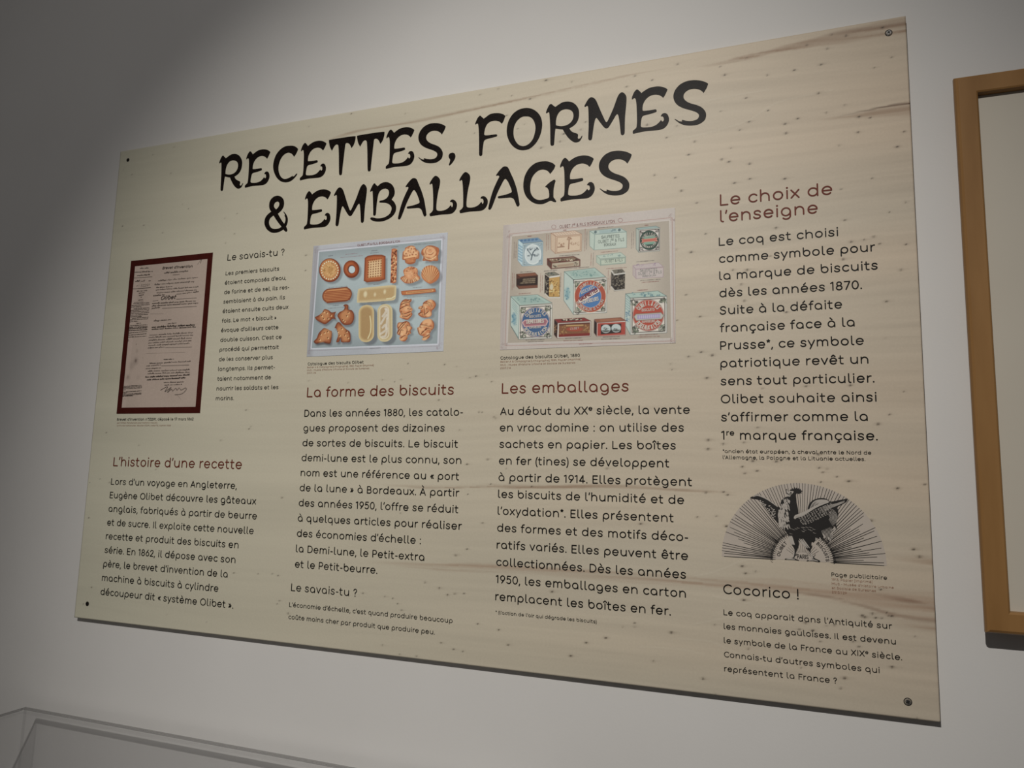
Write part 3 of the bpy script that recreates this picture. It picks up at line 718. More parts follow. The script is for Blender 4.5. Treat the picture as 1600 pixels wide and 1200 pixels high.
# ------------------------------------------------------------------ the title's fantasy capitals
C_ = 1   # corner flag
TG = {
'E': ((980, 110, 11.4286), (112, 1132), [[(185,345),(220,370),(255,407,1),(310,365),(400,315),(520,290),(620,295),(690,320),(720,342,1),(700,390),(670,450),(642,490,1),(600,455),(540,435),(480,435),(400,460),(330,520),(290,590),(275,650),(275,705),(290,725),(400,715),(500,698),(522,708),(525,725),(510,745),(400,780),(300,805),(265,835),(250,900),(243,970),(248,1005),(275,1020),(350,1020),(430,1010),(510,980),(570,930),(605,888,1),(622,912,1),(635,915,1),(655,890),(650,850),(635,825),(598,820,1),(620,785),(650,767),(690,767),(725,795),(745,850),(742,910),(710,980),(660,1030),(590,1058),(450,1075),(300,1090),(180,1115),(112,1132,1),(98,1118,1),(102,1080,1),(140,1050),(165,1020),(172,970),(175,900),(172,750),(165,600),(152,520),(140,498),(120,495),(100,515),(84,518,1),(87,480),(120,400),(155,355)]]),
'S': ((980, 110, 11.4286), (850, 870), [[(1445,240,1),(1420,310),(1390,360),(1365,402,1),(1320,360),(1260,335),(1190,328),(1120,340),(1060,370),(1015,420),(1005,470),(1020,515),(1060,555),(1130,590),(1220,615),(1310,650),(1370,700),(1405,760),(1405,830),(1380,890),(1310,945),(1230,975),(1120,985),(1020,975),(940,945),(890,910),(845,875,1),(855,868,1),(900,895),(940,912),(980,915,1),(975,892,1),(987,886,1),(1060,903),(1150,905),(1230,885),(1270,850),(1282,805),(1265,770),(1220,740),(1130,710),(1020,680),(930,640),(870,590),(835,530),(825,460),(840,390),(880,320),(950,250),(1050,200),(1150,180),(1250,178),(1350,195),(1420,222)]]),
'F': ((720, 160, 11.4286), (350, 958), [[(350,240),(380,265),(412,294,1),(450,265),(520,215),(600,195),(690,195),(760,215),(797,242,1),(780,290),(760,340),(732,382,1),(700,350),(660,332),(600,328),(540,340),(480,380),(445,440),(425,510),(420,570),(435,588),(500,588),(630,572),(650,585),(645,602),(620,615),(500,645),(440,665),(415,695),(405,740),(390,850),(385,930),(370,952),(350,958),(332,945),(328,900),(328,700),(322,500),(312,400),(300,380),(285,380),(262,398,1),(257,388,1),(270,350),(300,285),(330,248)]]),
'O': ((720, 160, 11.4286), (1110, 855), [[(1200,102),(1290,125),(1370,180),(1430,265),(1455,380),(1440,510),(1400,630),(1330,740),(1230,825),(1110,855),(1000,830),(910,760),(850,660),(822,540),(832,410),(870,300),(940,200),(1030,135),(1120,107)], [(1160,250),(1230,258),(1285,300),(1320,370),(1335,460),(1320,560),(1285,660),(1220,740),(1140,780),(1070,775),(1010,735),(960,650),(942,560),(950,450),(985,360),(1040,295),(1100,258)]]),
'R': ((840, 140, 11.4286), (262, 1003), [[(248,260),(280,285),(318,312,1),(370,275),(450,228),(540,215),(620,230),(690,280),(732,350),(742,430),(730,520),(690,600),(630,655),(568,690,1),(600,740),(650,770),(700,785),(722,802),(720,840),(718,862),(735,884,1),(765,865),(785,832),(798,822,1),(798,838),(775,890),(745,925),(700,942),(650,938),(590,900),(540,850),(490,780),(450,712,1),(400,708),(350,700),(320,696,1),(312,760),(302,880),(295,970),(285,992),(262,1003),(240,995),(230,970),(228,850),(225,650),(215,480),(207,415),(195,403),(180,412),(165,425,1),(150,418,1),(160,380),(190,310),(220,268)], [(520,350),(580,362),(625,400),(642,470),(625,540),(580,600),(510,640),(430,655),(370,650),(329,640,1),(329,560),(345,480),(375,420),(420,375),(470,355)]]),
'M': ((840, 140, 11.4286), (935, 905), [[(970,140),(1010,155),(1045,195),(1075,260),(1130,390),(1180,500),(1215,570),(1232,582),(1250,565),(1300,460),(1360,320),(1410,180),(1440,110),(1475,65),(1510,50),(1545,65),(1580,110),(1588,170),(1580,300),(1565,450),(1558,600),(1555,760),(1540,800),(1515,815),(1490,800),(1482,760),(1470,640),(1450,500),(1435,450),(1422,440),(1400,455),(1350,540),(1290,640),(1260,680),(1228,692),(1195,680),(1150,630),(1090,550),(1060,512),(1045,508),(1030,530),(1010,610),(990,740),(975,860),(960,895),(935,905),(910,890),(905,850),(912,650),(910,450),(905,340),(897,300),(880,290),(860,305),(840,310,1),(836,295,1),(870,230),(910,170),(940,145)]]),
'A': ((760, 240, 11.4286), (60, 1002), [[(340,230),(375,240),(400,270),(440,360),(490,470),(540,620),(570,760),(590,880),(592,915),(575,940),(560,945),(540,930),(515,870),(490,815),(465,795),(430,785),(350,790),(230,798),(208,790),(205,775),(225,760),(330,738),(420,708),(450,690),(452,665),(435,610),(390,510),(355,460),(338,452),(315,470),(260,570),(190,720),(130,880),(90,975),(60,1002),(38,990),(38,960),(70,820),(120,660),(180,520),(225,430),(230,410),(215,392),(195,392),(178,400,1),(175,385,1),(220,320),(280,255),(310,235)]]),
'G': ((760, 240, 11.4286), (890, 895), [[(1050,138),(1120,148),(1190,175),(1232,214,1),(1210,270),(1170,325),(1140,364,1),(1100,315),(1050,290),(990,285),(920,310),(850,375),(805,460),(785,560),(785,660),(810,740),(860,800),(930,828),(1000,825),(1080,805),(1115,785),(1122,760),(1120,700),(1110,650),(1085,610),(1050,595,1),(1080,560),(1140,510),(1200,472),(1225,467,1),(1235,488,1),(1215,560),(1200,650),(1198,740),(1200,780),(1225,815),(1248,850,1),(1237,868,1),(1200,860),(1160,845),(1120,850),(1050,885),(980,902),(890,895),(810,860),(730,790),(680,700),(660,590),(670,470),(700,370),(760,270),(840,195),(930,152)]]),
'&': ((405, 270, 11.4286), (220, 1065), [[(340,410),(395,430),(435,475),(447,540),(435,610),(400,670),(365,705),(335,727,1),(370,790),(415,865),(450,910,1),(470,860),(470,800),(455,772),(438,768,1),(462,765,1),(455,735),(432,697,1),(440,692,1),(480,735),(510,800),(512,870),(495,930),(482,957,1),(500,1000),(505,1030),(490,1050),(465,1045),(432,1012,1),(380,1045),(300,1070),(220,1065),(150,1020),(110,960),(95,890),(110,810),(150,750),(216,694,1),(190,650),(180,590),(190,520),(225,460),(280,420)], [(325,512),(355,530),(362,570),(340,620),(305,654,1),(275,620),(265,580),(285,535)], [(258,762,1),(300,830),(350,900),(402,965,1),(350,995),(280,1005),(220,985),(185,930),(178,870),(200,810)]]),
'B': ((510, 260, 11.4286), (855, 880), [[(868,305),(890,330),(918,357,1),(970,310),(1030,285),(1100,285),(1165,320),(1205,375),(1222,450),(1210,520),(1165,590,1),(1210,635),(1240,690),(1247,750),(1230,820),(1180,890),(1100,945),(1000,980),(900,985),(830,970),(790,945),(788,925),(805,912),(840,915),(900,928),(980,925),(1060,900),(1130,850),(1160,790),(1165,740),(1145,700),(1110,670),(1060,652),(1000,648),(955,645),(948,632),(960,615),(1020,600),(1075,570),(1110,520),(1120,470),(1105,420),(1065,397),(1010,405),(960,440),(930,500),(910,600),(895,730),(885,850),(870,875),(855,880),(838,865),(838,800),(835,650),(830,500),(825,445),(812,437),(795,455,1),(782,450,1),(795,405),(830,335),(852,308)]]),
'L': ((620, 260, 11.4286), (595, 888), [[(702,170),(740,190),(770,230),(775,280),(765,350),(740,460),(720,580),(708,700),(710,765),(730,790),(790,795),(860,780),(920,745),(955,705),(970,693,1),(980,725,1),(991,729,1),(1003,700),(1000,665),(985,640),(950,632,1),(965,605),(1000,592),(1040,610),(1070,650),(1075,700),(1060,760),(1020,815),(970,845),(900,855),(780,862),(680,878),(610,890),(592,885,1),(585,850,1),(620,822),(640,795),(650,760),(652,600),(648,450),(640,350),(632,315),(620,308),(600,325,1),(585,318,1),(600,280),(640,215),(675,178)]]),
'C': ((410, 200, 11.4286), (400, 970), [[(500,318),(560,322),(610,345),(640,377,1),(620,430),(595,475),(567,514,1),(530,465),(480,442),(430,450),(370,495),(320,575),(293,670),(290,750),(310,830),(350,890),(400,912),(460,900),(520,868),(546,849,1),(538,872,1),(575,855),(605,820),(623,815,1),(625,825,1),(590,875),(540,925),(480,960),(400,970),(320,945),(250,875),(205,770),(195,670),(215,560),(260,460),(330,380),(410,330)]]),
'T': ((535, 190, 8.421), (350, 655), [[(194,196),(205,185),(300,168),(450,145),(545,135),(555,145),(550,190),(530,250),(500,293,1),(480,250),(460,230),(435,225),(418,240),(410,300),(395,430),(380,560),(372,640),(350,655),(335,640),(332,560),(330,400),(325,290),(318,255),(300,245),(275,260),(250,300),(235,331,1),(210,285),(198,235)]]),
',': ((535, 190, 8.421), (1410, 575), [[(1455,410),(1480,425),(1488,460),(1475,500),(1445,545),(1412,578,1),(1400,572,1),(1415,530),(1418,500),(1402,475),(1400,445),(1420,418)]]),
}
title_ink = noise_color(mat('title_ink', (.005, .004, .004), 0.42, 0.07), (.003, .002, .002), (.014, .009, .007), 500)
nt = title_ink.node_tree
b = MB()
SPOTS = [('R', 346.6, 298.4), ('E', 383.4, 293.4), ('C', None, 0), ('E', 469.3, 282.0), ('T', 531.8, 273.7), ('T', None, 0), ('E', 603.6, 263.9), ('S', 654.1, 245.8), (',', None, 0),
         ('F', None, 0), ('O', None, 0), ('R', None, 0), ('M', None, 0), ('E', None, 0), ('S', None, 0),
         ('&', None, 0), ('E', 475.7, 358.6), ('M', 526.4, 353.4), ('B', None, 0), ('A', 623.9, 342.9), ('L', None, 0), ('L', 718.9, 332.8), ('A', None, 0), ('G', None, 0), ('E', 876.8, 314.8), ('S', 937.4, 294.6)]
for ch, x, y in SPOTS:
    (ox, oy, sc), an, loops = TG[ch]
    f = Z(ox, oy, sc)
    du = dv = 0
    if x is not None:
        a, c = P(ox + an[0] / sc, oy + an[1] / sc), P(x, y)
        du, dv = c[0] - a[0], c[1] - a[1]
    ls = []
    for lp in loops:
        q = outline(lp, 4)
        ls.append([(p[0] + du, p[1] + dv) for p in f(q)])
    fill(b, ls[0], ls[1:], .0006)
b.build('title_lettering', title_ink, panel)
# ------------------------------------------------------------------ printed pictures
paper_m = printed_mat('printed_paper', 0.5, 0.15, grain=0.03)
def rect(c):                                                    # four corners as seen -> panel rectangle
    q = [P(*p) for p in c]
    return min(q[0][0], q[3][0]) * .5 + max(q[0][0], q[3][0]) * .5, (q[2][1] + q[3][1]) / 2, (q[1][0] + q[2][0]) / 2, (q[0][1] + q[1][1]) / 2

# ---- the handwritten patent in its dark red border
R0 = rect([(205.5, 407.5), (333, 395), (313, 645), (182.3, 646.8)])
bw = .0125
sh = Sheet(R0[0], R0[1], R0[2], R0[3], 230, 330, (138, 123, 112), .50)
sh.C *= (1 + (vnoise(230, 330, 6, 9, 31) - .5) * .10 + (vnoise(230, 330, 60, 80, 32) - .5) * .05)[..., None]
wl, wh = R0[2] - R0[0], R0[3] - R0[1]
def D(x, y): return R0[0] + x * wl, R0[3] - y * wh              # fractions from the top left
za, zq = Z(180, 390, 9.231), Z(170, 510, 7.5)
for x, y, r, a in ((230, 165, .0022, .8), (325, 210, .0012, .5), (318, 402, .0026, .6), (318, 405, .006, .3), (268, 462, .007, .2), (225, 595, .0028, .45), (222, 605, .006, .2), (332, 290, .003, .2), (190, 848, .0008, .7), (660, 948, .0009, .5), (398, 368, .0008, .4), (345, 600, .004, .12)):
    sh.dot(zq([(x, y)])[0], r, (64, 52, 46), a, ry=r * 1.3, soft=r * 1.1)
sh.line([D(.08, .02), D(.06, .98)], .02, (170, 150, 140), .15)
doc = sh.build('patent_print', paper_m, panel, .0004)
doc['label'] = 'pinkish sheet of old handwriting in a dark red border'
border_m = noise_color(mat('dark_red_border', (.055, .009, .006), .5, .12), (.046, .006, .004), (.060, .009, .006), 60)
b = MB()
o_, i_ = (R0[0], R0[1], R0[2], R0[3]), (R0[0] + bw, R0[1] + bw, R0[2] - bw, R0[3] - bw)
for q in (((o_[0], o_[1]), (o_[2], o_[1]), (i_[2], i_[1]), (i_[0], i_[1])), ((o_[2], o_[1]), (o_[2], o_[3]), (i_[2], i_[3]), (i_[2], i_[1])),
          ((o_[2], o_[3]), (o_[0], o_[3]), (i_[0], i_[3]), (i_[2], i_[3])), ((o_[0], o_[3]), (o_[0], o_[1]), (i_[0], i_[1]), (i_[0], i_[3]))):
    b.face([W(*p, .0008) for p in q])
b.build('red_border', border_m, doc)
# writing: cursive where it cannot be read, letters where it can
pen_ink = mat('pen_ink', (.036, .026, .022), .55, .1)
b = MB()
sr = random.Random(4)
def scr(f, x0, y0, x1, y1, h, pw=.00040, sc=9.231, dens=1.0):
    """a line of cursive between two points; h = letter height in detail units"""
    (ua, va), (ub, vb) = f([(x0, y0), (x1, y1)])
    hh = h / sc / 760; L = math.hypot(ub - ua, vb - va); u = 0.0
    while u < L - hh * .3:
        ue = min(u + sr.uniform(3, 8) * hh * .9, L)
        k = max(3, int((ue - u) / (hh * .30 / dens))); pts = []
        for i in range(k + 1):
            t = i / k; up = i % 2; tall = sr.random()
            amp = (1.0 if tall > .86 else .42 + .14 * tall) if up else (-.3 if tall > .94 else 0)
            d = u + (ue - u) * t
            pts.append((ua + (ub - ua) * d / L + hh * .3 * amp, va + (vb - va) * d / L + hh * amp))
        ribbon(b, spline(pts, k=3), pw * (.85 + .4 * sr.random()), .0009, cap=False)
        u = ue + hh * sr.uniform(.45, .8)
def rl(f, x0, y0, x1, y1, w=.0005): ribbon(b, f([(x0, y0), (x1, y1)]), w, .0009, cap=False)
def wr(f, t, x0, y0, x1, y1, h, pw=.12, sl=.3, sc=9.231):
    (ua, va), (ub, vb) = f([(x0, y0), (x1, y1)])
    hh = h / sc / 760; st = math.hypot(ub - ua, vb - va) / (layout(t)[1] * hh); ang = math.atan2(vb - va, ub - ua)
    ca, sa = math.cos(ang), math.sin(ang)
    put_text(b, t, 0, 0, hh, st, pw, .0009, sl, place=lambda x, y: (ua + x * ca - y * sa, va + x * sa + y * ca))
T_, M_ = .00034, .00048
for q in ((360, 277, 485, 272, 20, M_), (285, 332, 545, 320, 19, M_), (318, 381, 500, 367, 18, M_), (290, 466, 355, 461, 24, M_), (370, 466, 445, 458, 26, M_), (485, 458, 515, 453, 18, M_), (315, 606, 465, 596, 18), (345, 632, 430, 624, 8, T_), (345, 666, 415, 657, 18, M_), (370, 688, 388, 686, 8), (335, 735, 405, 728, 14),
          (710, 347, 1055, 317, 28, M_), (620, 458, 1195, 407, 24), (570, 512, 1140, 467, 26), (595, 555, 825, 537, 20), (590, 588, 1200, 542, 20), (600, 632, 1180, 587, 22), (550, 672, 720, 657, 22, M_), (885, 650, 1205, 612, 22), (535, 785, 1165, 747, 22, M_), (535, 820, 1200, 777, 24, M_), (530, 856, 650, 842, 26, M_),
          (560, 1036, 810, 1017, 28, M_), (760, 1075, 885, 1063, 20), (530, 1128, 1165, 1092, 26, .0008), (530, 1156, 1165, 1122, 22, M_)): scr(za, *q)
for q in ((265, 784, 505, 770), (240, 812, 500, 795), (235, 834, 380, 826), (268, 860, 495, 842), (225, 884, 495, 862), (222, 908, 490, 888), (220, 932, 490, 911), (220, 953, 485, 936), (225, 974, 385, 965), (245, 996, 480, 978), (215, 1020, 480, 1001), (210, 1046, 330, 1036), (310, 1070, 375, 1064), (220, 1102, 470, 1087), (205, 1126, 468, 1110), (202, 1150, 468, 1134), (200, 1174, 462, 1157)): scr(za, *q, 13, T_, dens=1.3)
for q in ((270, 411, 540, 393), (258, 568, 518, 549, .0007), (275, 763, 410, 753, .0004), (835, 368, 935, 359), (545, 742, 625, 734), (885, 716, 1180, 698), (680, 849, 1180, 819), (510, 930, 700, 926, .0002)): rl(za, *q)
wr(za, "n°", 310, 535, 345, 532, 16, .16); wr(za, "53291", 370, 540, 492, 530, 30, .08)
wr(za, "Brevet d'Invention", 685, 286, 1115, 258, 30, .19, .25)
wr(za, "Olibet", 655, 728, 872, 712, 46, .19, .45)
rl(za, 1190, 218, 1250, 130, .0003); rl(za, 1250, 130, 1235, 200, .0006)
for q in ((480, 108, 990, 77, 18), (470, 136, 990, 107, 18), (470, 168, 975, 142, 20), (465, 200, 970, 172, 18), (465, 229, 945, 204, 18), (460, 258, 655, 247, 18), (645, 391, 765, 386, 13), (480, 440, 960, 414, 18), (440, 469, 610, 455, 18), (435, 500, 615, 490, 16), (460, 530, 955, 512, 18), (455, 560, 950, 542, 18), (430, 600, 960, 572, 18, .0007), (450, 632, 905, 607, 18, .0007), (645, 662, 880, 654, 16), (655, 692, 860, 684, 14)): scr(zq, *q, sc=7.5)
for q in ((235, 30, 460, 10), (232, 56, 455, 37), (230, 81, 450, 62), (230, 106, 448, 88), (228, 130, 440, 116), (180, 706, 390, 691), (178, 719, 390, 706), (176, 733, 390, 721), (175, 747, 205, 745), (172, 772, 385, 757), (172, 784, 220, 780), (170, 798, 385, 783), (168, 811, 385, 797), (165, 822, 290, 814)): scr(zq, *q, 9, T_, 7.5, 1.3)
for q in ((665, 249, 975, 241), (620, 463, 945, 453), (440, 319, 900, 301, .0002)): rl(zq, *q)
ribbon(b, zq(spline([(610, 748), (655, 722), (695, 708), (662, 765), (735, 715), (692, 772), (742, 735), (752, 757), (792, 722), (802, 747), (832, 720), (852, 745), (905, 720), (912, 742), (860, 790), (780, 800)], k=4)), .0007, .0009)
rl(zq, 800, 800, 850, 855, .0002)
b.build('handwriting', pen_ink, doc)

# ---- the sheet of biscuits
R1 = rect([(490, 384), (699.6, 363.8), (693, 549), (479.6, 557.5)])
KB = .70
sh = Sheet(R1[0], R1[1], R1[2], R1[3], 430, 330, (168, 168, 171), KB); sh.sat = .92
sh.C *= (1 + (vnoise(430, 330, 5, 4, 41) - .5) * .06 + (vnoise(430, 330, 120, 90, 42) - .5) * .04)[..., None]
zb = Z(470, 360, 5.216)
zf = {1: Z(475, 370, 12), 2: Z(590, 360, 12), 3: Z(475, 465, 12), 4: Z(590, 455, 12)}
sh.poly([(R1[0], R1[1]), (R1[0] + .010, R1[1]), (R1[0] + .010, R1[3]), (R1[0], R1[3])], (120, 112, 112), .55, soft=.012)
inner = zb([(148, 172), (1150, 75), (1118, 928), (85, 965)])
sh.poly(inner, (160, 171, 171), 1, rim=(138, 147, 148), rw=.035)
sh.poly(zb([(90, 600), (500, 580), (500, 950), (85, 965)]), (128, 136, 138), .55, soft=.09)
sh.line(inner + inner[:1], .0022, (190, 190, 196), .9); 
for off, c in ((.0035, (120, 98, 106)),):
    cx, cy = np.mean([q[0] for q in inner]), np.mean([q[1] for q in inner])
    ol = [(q[0] + math.copysign(off, q[0] - cx), q[1] + math.copysign(off, q[1] - cy)) for q in inner]
    sh.line(ol + ol[:1], .0006, c, .7)
    for q in ol:
        for k in range(9):
            sh.line(arc(q[0] + random.uniform(-.006, .006), q[1] + random.uniform(-.006, .006), .0016, .0016, random.uniform(0, 180), random.uniform(220, 400), 6), .0005, (118, 84, 92), .5)
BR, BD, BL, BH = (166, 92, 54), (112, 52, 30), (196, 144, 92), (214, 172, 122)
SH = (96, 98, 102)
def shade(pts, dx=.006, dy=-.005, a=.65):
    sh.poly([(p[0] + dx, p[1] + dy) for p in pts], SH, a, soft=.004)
def rr(f, x0, y0, x1, y1, r, dy=0):                            # rounded bar in detail coordinates, dy = rise to the right
    pts = arc(x1 - r, y0 + r, r, r, -90, 0, 5) + arc(x1 - r, y1 - r, r, r, 0, 90, 5) + arc(x0 + r, y1 - r, r, r, 90, 180, 5) + arc(x0 + r, y0 + r, r, r, 180, 270, 5)
    return f([(x, y + dy * (x - x0) / (x1 - x0)) for x, y in pts])
f = zf[1]
# round biscuit
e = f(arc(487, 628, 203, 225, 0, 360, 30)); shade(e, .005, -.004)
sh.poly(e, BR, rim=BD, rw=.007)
sh.poly(f(arc(478, 618, 178, 200, 0, 360, 30)), (192, 146, 92), rim=(170, 106, 62), rw=.010, tex=.10)
for k in range(22):
    a = 2 * math.pi * k / 22; sh.dot(f([(486 + 155 * math.cos(a), 630 + 168 * math.sin(a))])[0], .0014, (236, 214, 176), .95)
for k in range(46):
    a, r = random.uniform(0, 6.28), random.uniform(30, 135); sh.dot(f([(478 + r * math.cos(a), 615 + r * math.sin(a))])[0], .0011, random.choice([(140, 104, 52), (214, 178, 120)]), .7)
sh.dot(f([(495, 615)])[0], .0058, (164, 118, 64), .6, soft=.004)
# ring
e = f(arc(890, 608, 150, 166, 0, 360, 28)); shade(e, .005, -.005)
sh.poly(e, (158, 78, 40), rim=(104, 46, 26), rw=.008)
sh.poly(f(arc(870, 590, 120, 128, 100, 300, 16)) , (184, 104, 58), .35, soft=.006)
sh.poly(f(arc(892, 610, 76, 84, 0, 360, 24)), (96, 52, 36), 1, soft=.003)
sh.poly(f(arc(900, 615, 60, 68, 0, 360, 24)), (176, 188, 190))
# square biscuit
f2 = Z(470, 360, 5.216)
e = f2([(522, 225), (545, 208), (600, 198), (660, 198), (692, 210), (690, 400), (640, 415), (580, 420), (540, 425), (514, 412)]); shade(e, .004, -.005)
sh.poly(e, (166, 92, 52), rim=(122, 60, 34), rw=.006)
sh.poly(f2([(552, 250), (662, 232), (658, 378), (547, 390)]), (206, 172, 128), rim=(190, 140, 92), rw=.004, tex=.08)
for j in range(7):
    for i in range(6):
        x = 553 + i * 20.5 + j * -.8; y = 262 + j * 20 - i * 2.6
        if j == 3 and False: continue
        sh.dot(f2([(x, y)])[0], .0014, (118, 66, 36), .9)
for i in range(7):
    sh.dot(f2([(548 + i * 18, 246 - i * 2.4)])[0], .0016, (128, 62, 32), .7)
# braided stick
f = zf[2]
e = f([(265, 350), (310, 338), (360, 348), (368, 500), (362, 700), (355, 900), (350, 975), (300, 995), (240, 980), (250, 800), (255, 600), (258, 450)]); shade(e, .004, -.004)
sh.poly(e, (190, 124, 80), rim=(168, 92, 56), rw=.004, tex=.12)
for k in range(60):
    y = 365 + k * 10.2
    sh.dot(f([(310 - (y - 350) * .02 + random.choice([-42, -18, 5, 28, 44]) + random.uniform(-6, 6), y)])[0], .0013, random.choice([(96, 44, 26), (122, 60, 34), (226, 178, 128)]), .9, ry=.0018)
# flower basket, rose, lace, shell
def lumps(f, cx, cy, rx, ry, n, cs, r0=.0012, r1=.0032, a=.75):
    for _ in range(n):
        t, q = random.uniform(0, 6.28), math.sqrt(random.random())
        p = f([(cx + rx * q * math.cos(t), cy + ry * q * math.sin(t))])[0]
        r = random.uniform(r0, r1); sh.dot(p, r, random.choice(cs), a, ry=r * random.uniform(.5, 1), soft=.0012)
TONES = [(214, 164, 118), (196, 134, 88), (170, 98, 60), (128, 66, 38), (206, 150, 104)]
def wavy(f, cx, cy, rx, ry, n, amp):
    return f([(cx + rx * (1 + amp * math.sin(n * t)) * math.cos(t), cy + ry * (1 + amp * math.sin(n * t)) * math.sin(t)) for t in np.linspace(0, 2 * math.pi, 72, endpoint=False)])
e = outline([(520, 330), (610, 288), (690, 300), (730, 360), (780, 400), (780, 520), (725, 545), (700, 610), (620, 635), (530, 615), (510, 560), (465, 545), (470, 440), (480, 400), (515, 370)]); e = f(e); shade(e)
sh.poly(e, (190, 128, 86), rim=(150, 84, 50), rw=.005, keep=True); lumps(f, 620, 400, 140, 100, 60, TONES)
for x, y in ((630, 340), (670, 400), (530, 430), (600, 460), (570, 380), (715, 450)): sh.dot(f([(x, y)])[0], .0042, (218, 170, 124), .85, soft=.002); sh.dot(f([(x + 6, y + 8)])[0], .0016, (140, 74, 44), .8, soft=.001)
sh.poly(f([(515, 515), (705, 485), (690, 600), (620, 628), (540, 610)]), (182, 112, 68), rim=(150, 82, 48), rw=.004)
for x in range(540, 700, 26): sh.line(f([(x, 520), (x, 618)]), .0008, (140, 76, 44), .6)
for y in (545, 572, 598): sh.line(f([(530, y + 4), (695, y - 16)]), .0008, (214, 160, 108), .5)
sh.line(f([(510, 518), (600, 500), (710, 482)]), .0032, (222, 168, 118), .95); sh.clip = None
e = f(outline([(870, 335), (930, 290), (1010, 282), (1090, 305), (1150, 340), (1150, 420), (1135, 480), (1135, 570), (1050, 575), (985, 585), (930, 570), (845, 570), (860, 500), (820, 440), (830, 370)])); shade(e)
sh.poly(e, (198, 140, 94), rim=(150, 82, 48), rw=.006, keep=True); lumps(f, 985, 440, 150, 130, 26, TONES, .002, .005, .5)
for r, c in ((100, (214, 166, 120)), (74, (190, 126, 82)), (60, (220, 174, 128)), (40, (184, 112, 70)), (28, (214, 162, 116)), (13, (150, 84, 50))): sh.poly(f(arc(985, 400 - (100 - r) * .35, r * 1.15, r, 0, 360, 24)), c, .85, soft=.0025)
sh.poly(f([(1080, 310), (1145, 345), (1135, 460), (1080, 480), (1100, 400)]), (170, 92, 52), .8, soft=.004)
sh.line(f(spline([(870, 470), (930, 530), (1000, 540), (1090, 490)])), .0026, (226, 178, 130), .9); sh.line(f(spline([(860, 500), (900, 550), (975, 560), (985, 580)])), .0016, (140, 76, 44), .8)
for a0, r in ((20, 55), (140, 80), (260, 100), (330, 118), (80, 128), (200, 132)): sh.line(f(arc(985, 400, r * 1.1, r, a0, a0 + 95, 8)), .0014, (132, 70, 40), .7)
sh.clip = None
e = f(outline([(500, 730), (590, 680), (690, 690), (750, 730), (755, 830), (800, 880), (780, 930), (720, 960), (620, 995), (510, 985), (430, 910), (450, 870), (500, 850), (485, 780)])); shade(e)
sh.poly(e, (194, 134, 90), rim=(160, 92, 56), rw=.004, keep=True); lumps(f, 620, 770, 140, 90, 80, TONES, .001, .0022)
sh.poly(f(arc(600, 830, 55, 70, 0, 360, 16)), (212, 160, 116), .7, soft=.004)
for k in range(26):
    x = 440 + k * 13.5; y = 900 + 60 * math.sin(math.pi * k / 25); sh.line(f([(x + (605 - x) * .3, y - 30), (x, y + 25)]), .0009, random.choice([(128, 68, 40), (228, 184, 138)]), .8)
sh.clip = None
e = f(outline([(985, 655), (1070, 670), (1130, 730), (1160, 820), (1140, 900), (1080, 960), (985, 1000), (900, 960), (840, 900), (820, 830), (840, 750), (900, 680)])); shade(e)
sh.poly(e, (198, 138, 90), rim=(168, 102, 62), rw=.004)
sh.poly(f([(1000, 860), (1100, 700), (1155, 800), (1140, 900), (1080, 960), (985, 995)]), (166, 92, 50), .75, soft=.006)
for k in range(19):
    a = math.radians(195 + k * 8.8); q = (980 + 165 * math.cos(a), 825 + 165 * math.sin(a))
    sh.line(f([(980 + (q[0] - 980) * .25, 985 + (q[1] - 985) * .2), q]), .0011, (222, 170, 118) if k % 2 else (138, 78, 46), .75)
# ribbed finger and cream bars
f = zb
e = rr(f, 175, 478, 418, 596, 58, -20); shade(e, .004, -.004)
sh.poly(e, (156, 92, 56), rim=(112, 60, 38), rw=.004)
e2 = rr(f, 190, 487, 404, 588, 48, -20); sh.poly(e2, (190, 130, 80))
for k in range(7):
    y = 500 + k * 13; sh.line(f([(196 + (14 if k in (0, 6) else 0), y + 3), (400, y - 14)]), .0020, (132, 62, 36), .9)
for k in range(40):
    t = k / 39
    for yy in (480, 592): sh.dot(f([(215 + 165 * t, yy + 2 - 18 * t - (4 if yy > 500 else 0))])[0], .0012, (120, 66, 40), .8)
CR, CE = (172, 143, 98), (194, 176, 134)
e = f(outline([(470, 478, 1), (520, 468), (700, 450), (755, 447), (778, 460), (775, 540), (760, 567), (700, 575), (480, 590), (460, 575), (462, 520)])); shade(e, .006, -.006)
sh.poly(e, CR, rim=CE, rw=.007)
for x, y, r in ((527, 520, .0036), (605, 523, .002), (685, 500, .0024)): sh.dot(f([(x, y)])[0], r, (222, 204, 166), .7, ry=r * 1.5, soft=.003)
sh.line(f([(700, 558), (740, 553), (768, 535)]), .002, (228, 210, 170), .7)
e = rr(f, 472, 612, 598, 915, 60, -8); shade(e, .008, -.006, .8); sh.poly(e, (160, 129, 86), rim=(194, 172, 124), rw=.007); sh.line(f(spline([(565, 700), (572, 760), (568, 830), (548, 880)])), .0022, (224, 204, 160), .8)
e = rr(f, 625, 605, 748, 912, 58, -8); shade(e, .008, -.006, .8); sh.poly(e, (176, 154, 112), rim=(194, 178, 136), rw=.006)
e = rr(f, 640, 618, 722, 890, 40, -6); sh.poly(e, (168, 142, 104), rim=(206, 194, 166), rw=.004)
for pts in ([(690, 640), (708, 655), (706, 720)], [(668, 700), (690, 670), (698, 645)], [(655, 760), (690, 700), (700, 690)], [(705, 720), (700, 780), (704, 800)], [(668, 792), (690, 770), (694, 800)], [(650, 845), (672, 830), (702, 812), (690, 860), (664, 868)]):
    sh.line(f(spline(pts)), .0042, (200, 192, 176), .7)
